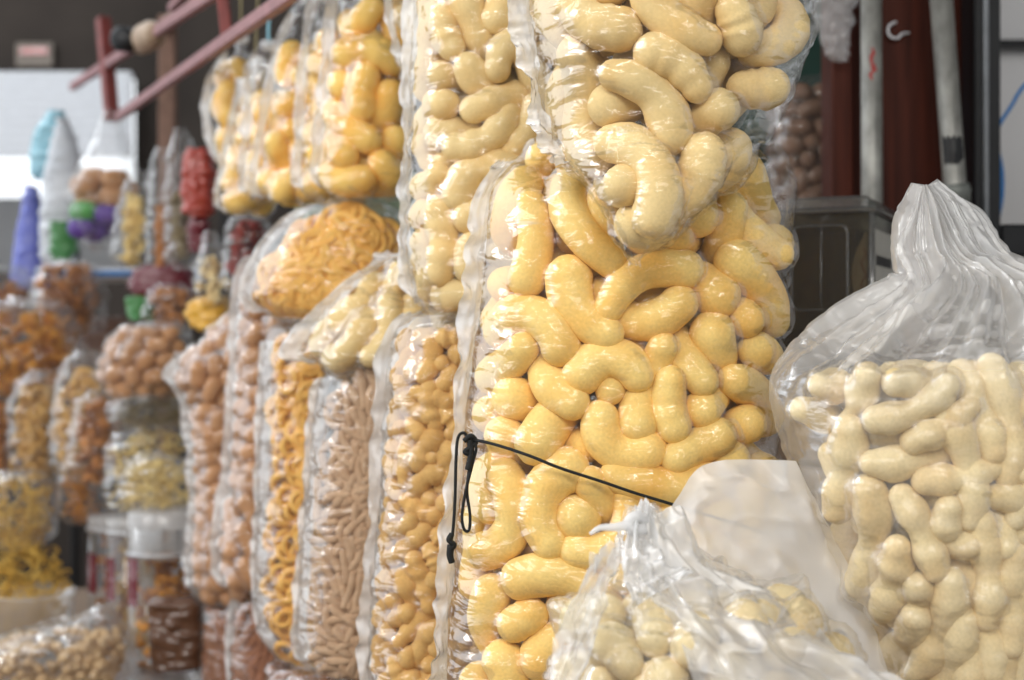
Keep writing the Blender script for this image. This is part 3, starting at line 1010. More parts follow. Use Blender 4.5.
sheet('front_flap', [[(634, 512, 1.25), (650, 507, 1.25), (668, 512, 1.25), (690, 524, 1.255)],
                     [(630, 545, 1.23), (655, 548, 1.22), (690, 556, 1.225), (728, 576, 1.24)],
                     [(640, 580, 1.215), (680, 590, 1.20), (740, 602, 1.205), (800, 612, 1.22)],
                     [(668, 618, 1.185), (720, 632, 1.165), (790, 646, 1.165), (858, 652, 1.18)],
                     [(690, 665, 1.165), (740, 680, 1.15), (820, 690, 1.15), (905, 688, 1.165)],
                     [(700, 720, 1.155), (750, 730, 1.145), (830, 735, 1.145), (912, 730, 1.155)]],
      mat_film('front_flap_film', 0.55, gloss=1.0, rough=0.2, wr_scale=10, wr_str=0.4, through=0.34, white=0.97, stretch=(1, 1, 1)), mid, 42, 90, 110, crinkle=0.007)
sheet('torn_strip', [[(632, 516, 1.245), (640, 506, 1.25), (652, 506, 1.25)],
                     [(622, 550, 1.22), (642, 545, 1.225), (664, 548, 1.235)],
                     [(624, 580, 1.205), (650, 572, 1.21), (684, 566, 1.225)],
                     [(634, 608, 1.20), (662, 590, 1.205), (690, 578, 1.22)]], mat_film('torn_strip_film', 0.85, gloss=1.3, rough=0.2, wr_scale=14, wr_str=0.5, through=0.34, white=0.97, stretch=(1, 1, 1)), mid, 43, 40, 50, crinkle=0.006)
sheet('side_flap', [[(624, 540, 1.24), (612, 548, 1.24), (598, 562, 1.235)],
                    [(618, 560, 1.215), (600, 575, 1.21), (580, 585, 1.205)],
                    [(606, 590, 1.195), (586, 606, 1.19), (566, 612, 1.185)],
                    [(604, 622, 1.185), (580, 640, 1.175), (556, 640, 1.17)],
                    [(574, 690, 1.17), (562, 690, 1.165), (548, 690, 1.165)]], mat_film('side_flap_film', 0.4, gloss=1.1, rough=0.18, wr_scale=12, wr_str=0.5, through=0.34, white=0.97, stretch=(1, 1, 1)), mid, 44, 40, 60, crinkle=0.005)
kn = MB()
kn.tube(spline([P(646, 521, 1.25), P(637, 516, 1.238), P(629, 522, 1.238), P(634, 531, 1.238), P(645, 528, 1.24)], 24), 0.0052, 8)
kn.tube(spline([P(632, 524, 1.238), P(615, 527, 1.235), P(600, 528, 1.235), P(590, 534, 1.236)], 20), np.linspace(0.0048, 0.0016, 20), 8)
kn.build('knot', MILKY2, mid, True)

# black elastic cord over the yellow puff bag
def on_bag(px, py, hull, lift):
    Y = 1.5
    for _ in range(6):
        p = P(px, py, Y)
        cx, cy, a, b = [float(x) for x in hull.at(p.z)]
        u = min(0.985, abs(p.x - cx) / a)
        Y = cy - b * (1 - u ** hull.n) ** (1 / hull.n) - lift
    return P(px, py, Y)


YH = Hull([(138, 590, 720, 1.645, .03), (146, 540, 775, 1.64, .045), (160, 505, 795, 1.63, .065), (185, 483, 801, 1.61, .09), (215, 480, 797, 1.60, .115), (260, 476, 790), (330, 468, 786), (400, 462, 782),
           (470, 456, 780), (540, 448, 780), (610, 443, 782), (690, 437, 786), (745, 432, 786), (757, 445, 778), (762, 480, 740)], 1.60, 0.125)
rootc = empty('elastic_cord', on_bag(470, 441, YH, 0.01))
tag(rootc, 'thin black elastic cord with hanging loop tied across the yellow puff bag', 'cord')
pth = [on_bag(x, y, YH, 0.009) for x, y in [(468, 440), (480, 441), (500, 446), (530, 456), (560, 468), (600, 481), (635, 493), (668, 503), (710, 516), (750, 528), (772, 536)]]
MB().tube(spline(pth, 80), 0.0017, 8).build('cord', CORD, rootc, True)
k0 = on_bag(470, 441, YH, 0.012)
Yk = k0.y
MB().tube(spline([P(470, 441, Yk), P(464, 433, Yk - .002), P(458, 438, Yk), P(456, 460, Yk - .002), P(455, 500, Yk - .004), P(453, 530, Yk - .004), P(451, 542, Yk - .004)], 50), 0.0018, 8) \
    .tube(spline([P(468, 440, Yk - .002), P(476, 447, Yk - .006), P(473, 462, Yk - .006), P(466, 490, Yk - .006), P(462, 515, Yk - .006), P(464, 529, Yk - .006), P(469, 530, Yk - .006), P(470, 515, Yk - .006), P(467, 490, Yk - .004), P(470, 462, Yk - .003), P(470, 442, Yk)], 70), 0.0017, 8) \
    .build('loop', CORD, rootc, True)
MB().tube(spline([P(464, 441, Yk - .006), P(471, 436, Yk - .007), P(476, 442, Yk - .004), P(471, 447, Yk - .006), P(465, 452, Yk - .007), P(473, 455, Yk - .005)], 40), 0.0028, 8) \
    .tube(spline([P(470, 440, Yk - .005), P(471, 455, Yk - .006), P(468, 470, Yk - .006)], 20), 0.0036, 8).build('knot', CORD, rootc, True)
MB().tube(spline([P(452, 534, Yk - .004), P(449, 540, Yk - .006), P(454, 545, Yk - .005), P(450, 549, Yk - .005)], 20), 0.0032, 8) \
    .tube(spline([P(451, 545, Yk - .004), P(450, 555, Yk - .004), P(452, 563, Yk - .004)], 12), np.linspace(0.0042, 0.0034, 12), 8).build('end_knot', CORD, rootc, True)

# ------------------------------------------------------------------ right-hand background
def lathe(prof, seg=32):
    v, f = [], []
    for (r, z) in prof:
        for k in range(seg):
            a = k * 2 * math.pi / seg
            v.append((r * math.cos(a), r * math.sin(a), z))
    for i in range(len(prof) - 1):
        for k in range(seg):
            l = (k + 1) % seg
            f.append((i * seg + k, i * seg + l, (i + 1) * seg + l, (i + 1) * seg + k))
    return v, f


counter(0.36, 0.755, 1.95, 2.41, COUNTER, 'worn board counter behind, under the clear plastic box')
wood = MB().box((0.575, 2.46, 0), (0.835, 2.50, 2.7), 0.004)
tag(wood.build('wooden_upright', WOODRED), 'dark red-brown upright wooden panel behind the steel poles', 'panel')
jamb = MB().box((0.545, 2.43, 0), (0.585, 2.51, 2.7), 0.004)
tag(jamb.build('wooden_post', WOODRED), 'narrow red-brown wooden post at the edge of the wooden panel', 'post')

POLEM = mat_plain('worn_pole', lin(146, 146, 141), 0.45, 0.4, vary=0.35, scale=45, bump=0.15, stretch=(1, 1, 0.5))
pole = empty('steel_pole', P(872, 340, 2.36)); pole.location.z = COUNTER
tag(pole, 'straight grey steel pole with a red paint smear', 'pole')
a = P(872, 190, 2.36); b = P(871, -60, 2.36)
MB().tube([(a.x, a.y, COUNTER), a, b], 0.0175, 24).build('tube', POLEM, pole, True)
pm = MB()
_pr = np.random.default_rng(3)
zt_, zb_ = zpy(50, 2.36), zpy(82, 2.36)
for k in range(14):
    t = k / 13
    z_ = zt_ + (zb_ - zt_) * t
    wd = 0.12 + 0.42 * math.sin(math.pi * t) ** 0.7 + 0.12 * _pr.normal()
    for u_ in (-0.5, 0.0, 0.5):
        an = math.pi * 1.5 - 0.25 + 0.15 * math.sin(k) + u_ * max(.12, wd)
        pm.v.append((a.x + .01785 * math.cos(an), 2.36 + .01785 * math.sin(an), z_))
for k in range(13):
    for u_ in range(2):
        pm.f.append((3 * k + u_, 3 * k + u_ + 1, 3 * k + u_ + 4, 3 * k + u_ + 3))
pm.build('paint_smear', mat_plain('red_smear', lin(150, 48, 44), 0.6), pole, True)

pole2 = empty('steel_pole', P(955, 340, 2.34)); pole2.location.z = COUNTER
tag(pole2, 'leaning grey steel pole with a black tape patch low down', 'pole')
a2, b2 = P(956, 200, 2.34), P(937, -60, 2.34)
d2 = (a2 - b2).normalized()
MB().tube([b2, a2, a2 + d2 * ((a2.z - COUNTER) / -d2.z)], 0.0185, 24).build('tube', POLEM, pole2, True)
qa, qb = P(948, 138, 2.34), P(950.5, 165, 2.34)
tp = MB(); nseg = 16
for k in range(5):
    t = k / 4
    for j in range(nseg):
        an = math.pi * (1.12 + 0.62 * j / (nseg - 1) * (1 - 0.35 * (k == 4)))
        c_ = b2 + d2 * ((b2.z - (qa.z + (qb.z - qa.z) * t)) / -d2.z)
        rr_ = 0.0192 + 0.0004 * math.sin(j * 2 + k)
        tp.v.append((c_.x + rr_ * math.cos(an), c_.y + rr_ * math.sin(an), c_.z + 0.003 * math.sin(j * 1.7 + k)))
for k in range(4):
    for j in range(nseg - 1):
        tp.f.append((k * nseg + j, k * nseg + j + 1, (k + 1) * nseg + j + 1, (k + 1) * nseg + j))
tp.build('tape_patch', BLACKM, pole2, True)
qa = P(955.5, 192, 2.34)
MB().tube([qa + Vector((0, 0, .012)), qa + Vector((0.001, 0, .004)), qa + Vector((0.001, 0, -.02))], [0.0215, 0.024, 0.024], 20).build('collar', mat_plain('dull_collar', lin(112, 116, 112), 0.5, 0.4, vary=0.3), pole2, True)

hk = [P(889, 26, 2.452), P(887, 33, 2.446), P(891, 38, 2.443), P(898, 37, 2.442), P(901, 34, 2.444), P(909, 34, 2.452)]
hk = [P(896, 22, 2.449), P(890, 25, 2.447), P(888, 31, 2.446), P(891, 37, 2.445), P(898, 38, 2.446), P(902, 34, 2.45), P(909, 33, 2.462)]
tag(MB().tube(spline(hk, 40), 0.0022, 8).build('wall_hook', WHITEP, None, True), 'small white wire hook on the dark wooden panel', 'hook')

fp = empty('frame_post', (0.79, 2.36, 0))
tag(fp, 'black upright frame post with grey edge beside the leaning pole', 'post')
x0 = P(974, 0, 2.36).x; x1 = P(1001, 0, 2.36).x
MB().box((x0, 2.36, 0), (x1, 2.43, 2.7), 0.003).build('upright', BLACKM, fp)
MB().box((P(982, 0, 2.36).x, 2.348, 0), (P(987, 0, 2.36).x, 2.36, 2.7), 0.002).build('edge_strip', GREYM, fp)
tag(MB().box((x1 + .002, 3.14, zpy(46, 3.15)), (2.6, 3.195, zpy(40, 3.15)), 0.004).build('wall_strip', BLACKM), 'thin black horizontal strip on the white wall', 'strip')
sh = MB().box((x1 + 0.001, 2.36, zpy(256, 2.36)), (1.6, 2.62, zpy(224, 2.36)), 0.004)
tag(sh.build('black_ledge', BLACKM), 'thick black ledge before the white wall', 'ledge')
tag(MB().tube(spline([P(1060, 50, 2.56), P(1024, 86, 2.55), P(1012, 105, 2.54), P(1001, 122, 2.53), P(996, 134, 2.53), P(998, 150, 2.52), P(1002, 172, 2.52), P(1002, 195, 2.52), P(999, 214, 2.52), P(997, 223, 2.52)], 70), 0.0036, 8).build('blue_cable', BLUEM, None, True),
    'blue cable curving down the white wall to the black ledge', 'cable')

# clear plastic box with lid, standing on a crate
BOXM = mat_film('smoky_plastic', 0.06, gloss=1.3, rough=0.06, tint=(0.62, 0.61, 0.55), wr_str=0.0)
BOXEDGE = mat_film('plastic_edge', 0.14, gloss=2.0, rough=0.12, tint=(0.8, 0.8, 0.78), wr_str=0.0)
ca = P(872, 300, 1.96)
MX = Matrix.Translation((ca.x, ca.y, 0)) @ Matrix.Rotation(-24 * RAD, 4, 'Z')
ztop = zpy(212, 1.96); zbx = zpy(395, 1.96)
crt = MB()
for k in range(4):
    h = (zbx - COUNTER) / 4
    crt.box((-0.20, 0.005, COUNTER + k * h + .004), (0.06, 0.02, COUNTER + (k + 1) * h - .004), 0.002, MX)
    crt.box((-0.20, 0.29, COUNTER + k * h + .004), (0.06, 0.305, COUNTER + (k + 1) * h - .004), 0.002, MX)
crt.box((-0.20, 0.02, COUNTER), (-0.18, 0.29, zbx), 0.002, MX).box((0.04, 0.02, COUNTER), (0.06, 0.29, zbx), 0.002, MX).box((-0.18, 0.02, zbx - .012), (0.04, 0.29, zbx - .001), 0.001, MX)
tag(crt.build('wooden_crate', BOARD), 'slatted wooden crate under the clear plastic box', 'crate')
bx = empty('plastic_box', MX @ Vector((0, 0.1, 0))); bx.location.z = zbx
tag(bx, 'smoky clear plastic box with lid behind the milky bag', 'box')
wl = MB().box((-0.165, 0.0, zbx), (0.0, 0.003, ztop), 0.001, MX).box((-0.003, 0.003, zbx), (0.0, 0.28, ztop), 0.001, MX)
wl.box((-0.165, 0.28, zbx), (0.0, 0.283, ztop), 0.001, MX).box((-0.165, 0.003, zbx), (-0.162, 0.28, ztop), 0.001, MX).box((-0.162, .003, zbx), (-.003, .28, zbx + .003), 0.001, MX)
wl.build('box_body', BOXM, bx)
ed = MB()
ed.tube([MX @ Vector((0, 0.0, zbx + .004)), MX @ Vector((0, 0.0, ztop))], 0.0045, 8)


def rrect(cx, cz, w, h, r, y):
    pts = []
    for (sx, sz, a0) in ((1, 1, 0), (-1, 1, 90), (-1, -1, 180), (1, -1, 270)):
        for k in range(6):
            an = (a0 + k * 18) * RAD
            pts.append(MX @ Vector((cx + sx * (w / 2 - r) + r * math.cos(an), y, cz + sz * (h / 2 - r) + r * math.sin(an))))
    return pts


ed.tube(rrect(-0.072, (zpy(224, 1.96) + zpy(310, 1.96)) / 2, 0.078, 0.118, 0.012, -0.001), 0.0016, 6, True)
ed.tube([MX @ Vector((-0.070, -0.001, zpy(226, 1.96))), MX @ Vector((-0.070, -0.001, zpy(308, 1.96)))], 0.0009, 6)
ed.tube([tuple(MX @ Vector((-0.052 + .017 * math.cos(q), -0.001, zpy(326, 1.96) + .012 * math.sin(q)))) for q in np.arange(24) * 2 * np.pi / 24], 0.001, 6, True)
ed.build('moulded_ribs', BOXEDGE, bx, True)
lid = MB().box((-0.172, -0.008, ztop), (0.008, 0.29, ztop + .007), 0.002, MX)
lid.box((-0.125, 0.02, ztop + .007), (-0.01, 0.27, ztop + .026), 0.004, MX)
lid.build('lid', BOXEDGE, bx)
lw = Matrix(MX)
tag(MB().box((-0.15, 0.03, zbx + .004), (-0.03, 0.27, ztop - 0.012), 0.012, MX).build('dark_parcel', mat_plain('dark_brown_wrap', lin(62, 44, 34), 0.6, vary=0.3)), 'dark brown parcel inside the smoky plastic box', 'parcel')
lb = MB()
zz = np.linspace(zpy(232, 1.96), zpy(318, 1.96), 16)
for z_ in zz:
    w_ = 0.018 * math.sin((z_ - zz[-1]) / (zz[0] - zz[-1]) * math.pi) + 0.004
    lb.v += [tuple(MX @ Vector((-.008 - w_, .010, z_))), tuple(MX @ Vector((-.008, .007, z_)))]
for k in range(15):
    lb.f.append((2 * k, 2 * k + 1, 2 * k + 3, 2 * k + 2))
card = lb.build('paper_label', mat_plain('beige_paper', lin(206, 184, 158), 0.8, vary=0.05))
tag(card, 'narrow beige paper slip with a red scribble inside the plastic box', 'label')
MB().tube(spline([MX @ Vector((-.012 + .004 * math.sin(k * 2.1), .004, zpy(248 + k * 7, 1.96))) for k in range(8)], 50), 0.0008, 6).build('red_scribble', mat_plain('red_ink', lin(150, 40, 44), 0.7), card, True)
sd = MB().box((0.0006, 0.02, zpy(300, 1.96)), (0.0014, 0.20, zpy(228, 1.96)), 0, MX)
sdo = sd.build('side_label', mat_plain('grey_label', lin(176, 174, 166), 0.6, vary=0.05), bx)
MB().box((0.0014, 0.024, zpy(264, 1.96)), (0.002, 0.15, zpy(254, 1.96)), 0, MX).build('dark_bar', BLACKM, sdo)

# dim bag and cloth in the gap
bag('snack_bag', 'dim clear bag of corn balls darkened with painted shade in the dark gap',
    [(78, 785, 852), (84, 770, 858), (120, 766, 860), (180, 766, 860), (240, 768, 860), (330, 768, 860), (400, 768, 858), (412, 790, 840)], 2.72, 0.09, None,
    [(K_SHADED, 92, 300, 0.075, 0.62, 'corn ball darkened with painted shade in the dim bag in the dark gap', 'corn ball', 'shade-painted balls in the dim bag')], seed=51, mat=FILM_FAR)
bag('plastic_bag', 'empty clear plastic bag hanging above the dim corn ball bag',
    [(-70, 805, 850), (-30, 812, 852), (20, 816, 850), (45, 824, 848), (62, 840, 846)], 2.40, 0.02, seed=52, mat=MILKY, wr=0.004)

# ------------------------------------------------------------------ frame and bags hanging over the row
fr = empty('stall_scaffold', (P(168, 340, 4.45).x, 4.45, 0))
tag(fr, 'red and pink steel frame of rails and posts over the stall', 'frame')


def bar(p, q, w, h, name, mat, parent):
    p, q = Vector(p), Vector(q)
    M = Matrix.Translation(p) @ (q - p).to_track_quat('Y', 'Z').to_matrix().to_4x4()
    return MB().box((-w / 2, 0, -h / 2), (w / 2, (q - p).length, h / 2), 0.002, M).build(name, mat, parent)


bar(P(333, -35, 2.07), P(118, 117, 3.92), 0.018, 0.024, 'lower_rail', PINKRUST, fr)
bar(P(262, -38, 2.44), P(72, 87, 4.7), 0.018, 0.026, 'upper_rail', PINKRUST, fr)
pp = P(226, 42, 2.70); bar((pp.x, pp.y + .02, pp.z), P(218, -50, 2.72), 0.022, 0.022, 'post', REDRUST, fr)
pp = P(112, 120, 4.0); bar(pp, P(103, 18, 4.05), 0.034, 0.034, 'post', REDRUST, fr)
pp = P(168, 16, 4.45); bar((pp.x, pp.y, 0), (pp.x, pp.y, pp.z), 0.05, 0.05, 'post', BROWNST, fr)
bar(P(160, 28, 4.45), P(232, -26, 3.3), 0.03, 0.03, 'brace', BROWNST, fr)
bar((-0.09, 1.95, CAMZ + 0.84), (-0.862, 3.6, CAMZ + 0.84), 0.02, 0.02, 'hanging_bar', PINKRUST, fr)
pa = P(168, 22, 4.45); bar((pa.x, 4.45, pa.z), (-0.79, 3.45, CAMZ + 0.84), 0.02, 0.02, 'brace', BROWNST, fr)
bar((-0.08, 1.97, CAMZ + 0.84), (0.56, 2.41, CAMZ + 0.84), 0.02, 0.02, 'brace', BROWNST, fr)

tt = empty('taped_tube', P(122, 38, 3.9))
tag(tt, 'black round tube end wrapped in brown tape on the upper rail', 'tube')
dd = (P(262, -38, 2.44) - P(72, 87, 4.7)).normalized()
c0 = P(72, 87, 4.7) + dd * ((P(72, 87, 4.7) - P(262, -38, 2.44)).length * 0.47)
ax = Vector((-0.25, -0.95, -0.12)).normalized()
ce = P(122, 39, c0.y - .16)
MB().tube([ce + ax * .010, ce + ax * .004, ce - ax * .05, ce - ax * .09], [0.024, 0.031, 0.031, 0.026], 24).build('tube_end', BLACKM, tt, True)
MB().tube([c0 + dd * (.10 + .035 * k) for k in range(8)], [.022, .032, .028, .036, .030, .034, .026, .018], 16).build('tape_wrap', TAPE, tt, True)

G_HANG = 'golden puff bags hanging in a row'
hang = [
    ('pale puff bag hanging nearest, partly behind the tall pale bag', [(-75, 405, 425), (-60, 385, 460), (0, 387, 470), (40, 394, 468), (68, 403, 458), (80, 412, 440)], 2.06, K_PALE2),
    ('wide clear bag of golden puffs hanging nearest of the golden bags', [(-52, 352, 376), (-36, 338, 400), (0, 332, 412), (40, 329, 418), (90, 324, 418), (140, 318, 416), (176, 314, 410), (186, 322, 400), (190, 350, 380)], 2.24, K_GOLD),
    ('clear bag of golden puffs hanging second behind the wide golden bag', [(-30, 330, 352), (-14, 316, 370), (30, 307, 385), (80, 302, 390), (140, 299, 390), (178, 296, 385), (188, 302, 375), (192, 330, 350)], 2.39, K_GOLD),
    ('clear golden puff bag with slanted bottom corner, third in the hanging row', [(-8, 312, 330), (6, 296, 345), (40, 280, 360), (90, 268, 365), (140, 259, 365), (180, 253, 360), (194, 254, 340), (199, 262, 310)], 2.54, K_GOLD),
    ('narrow clear bag of golden puffs hanging fourth in the hanging row', [(42, 262, 276), (56, 256, 300), (90, 249, 320), (140, 245, 325), (180, 242, 320), (192, 244, 310), (195, 262, 290)], 2.68, K_GOLD),
    ('narrow clear bag of golden puffs hanging fifth in the hanging row', [(62, 250, 262), (78, 243, 280), (110, 234, 300), (150, 226, 300), (190, 217, 290), (205, 216, 270), (210, 224, 245)], 2.82, K_GOLD),
    ('rounded clear bag of golden puffs hanging farthest in the hanging row', [(36, 236, 246), (46, 232, 252), (58, 222, 262), (80, 210, 268), (105, 205, 270), (135, 209, 268), (160, 218, 262), (176, 230, 252)], 2.97, K_GOLD),
]
STRM = mat_plain('string', lin(150, 140, 104), 0.8)
STRB = mat_plain('blue_string', lin(150, 206, 226), 0.7)
for i, (lb_, lv, Y, kd) in enumerate(hang):
    short = ('nearest pale', 'nearest golden', 'second golden', 'third golden', 'fourth golden', 'fifth golden', 'farthest golden')[i]
    r_, h_ = bag('hanging_bag', lb_, lv, Y, 0.062, G_HANG if i else None,
                 [(kd, lv[2][0] + 6, lv[-1][0] - 2, 0.075, 0.95, 'puff in the %s bag of the hanging row' % short, 'puff', 'puffs in the %s hanging bag' % short)],
                 seed=60 + i, seam=(0.12, 0.97), seam_w=0.019, sm=3, inset=0.006, maxoff=0.02, wr=0.0025)
    tp_ = Vector((float(h_.cx[0]), float(h_.Y[0]), float(h_.zt) - .004))
    xb = -0.09 - 0.468 * (Y - 1.95)
    s_ = MB().tube(spline([tp_, tp_ + Vector((0, 0, .05)), Vector((xb, Y, CAMZ + .84))], 14), 0.0028, 6)
    s_.build('string', STRB if i == 4 else STRM, r_, True)
    v, f = capsule_geo(arc(0.012, .4, 6), np.ones(6) * .011, 10, np.random.default_rng(i), .2)
    MB().add([tuple(np.array(q) + np.array(tp_)) for q in v], f).build('knot', MILKY2, r_, True)

# ------------------------------------------------------------------ the blurred distance at the end of the row
def film_colour(name, col, milk, rough=0.2):
    k = NT(name)
    tr = k.n('BsdfTransparent'); b = k.n('BsdfPrincipled'); b.inputs['Base Color'].default_value = col
    b.inputs['Roughness'].default_value = rough; b.inputs['Specular IOR Level'].default_value = 0.8
    tc = k.n('TexCoord'); nz = k.n('TexNoise'); nz.inputs['Scale'].default_value = 12; nz.inputs['Detail'].default_value = 4
    k.l(tc.outputs['Object'], nz.inputs[0])
    bp = k.n('Bump'); bp.inputs['Strength'].default_value = 0.6; bp.inputs['Distance'].default_value = 0.02
    k.l(nz.outputs[0], bp.inputs['Height']); k.l(bp.outputs[0], b.inputs['Normal'])
    m = k.n('MixShader'); m.inputs[0].default_value = milk
    k.l(tr.outputs[0], m.inputs[1]); k.l(b.outputs[0], m.inputs[2]); k.l(m.outputs[0], k.out.inputs[0])
    return k.m


PK_RED = film_colour('red_packet', lin(168, 62, 48), 1.0, 0.3)
PK_MAROON = film_colour('maroon_packet', lin(104, 26, 40), 1.0, 0.25)
PK_YEL = film_colour('yellow_packet', lin(228, 176, 62), 1.0, 0.3)
PK_GREEN = film_colour('green_packet', lin(62, 132, 66), 1.0, 0.3)
PK_BLUE = film_colour('light_blue_bag', lin(160, 216, 232), 0.8, 0.4)
PK_VIO = film_colour('violet_bag', lin(118, 128, 214), 0.85, 0.3)
PK_WHITE = film_colour('white_bag', lin(228, 232, 238), 0.75, 0.3)
PK_PGREEN = film_colour('pale_green_bag', lin(172, 204, 178), 0.9, 0.4)
PK_BROWN = film_colour('brown_packet', lin(96, 64, 44), 1.0, 0.25)
PK_GREY = film_colour('grey_brown_film', lin(150, 116, 100), 0.6, 0.25)
DARKRED = mat_puff('dark_red_fruit', lin(140, 52, 44), lin(90, 26, 34), 0.8, 0.0)
OLIVE = mat_puff('olive_snack', lin(128, 112, 78), lin(86, 78, 54), 0.8, 0.0)
SEED = mat_puff('beige_seed', lin(206, 178, 138), lin(170, 136, 96), 0.8, 0.0)
PALEY = mat_puff('pale_yellow_snack', lin(232, 208, 140), lin(216, 180, 100), 0.7, 0.0)

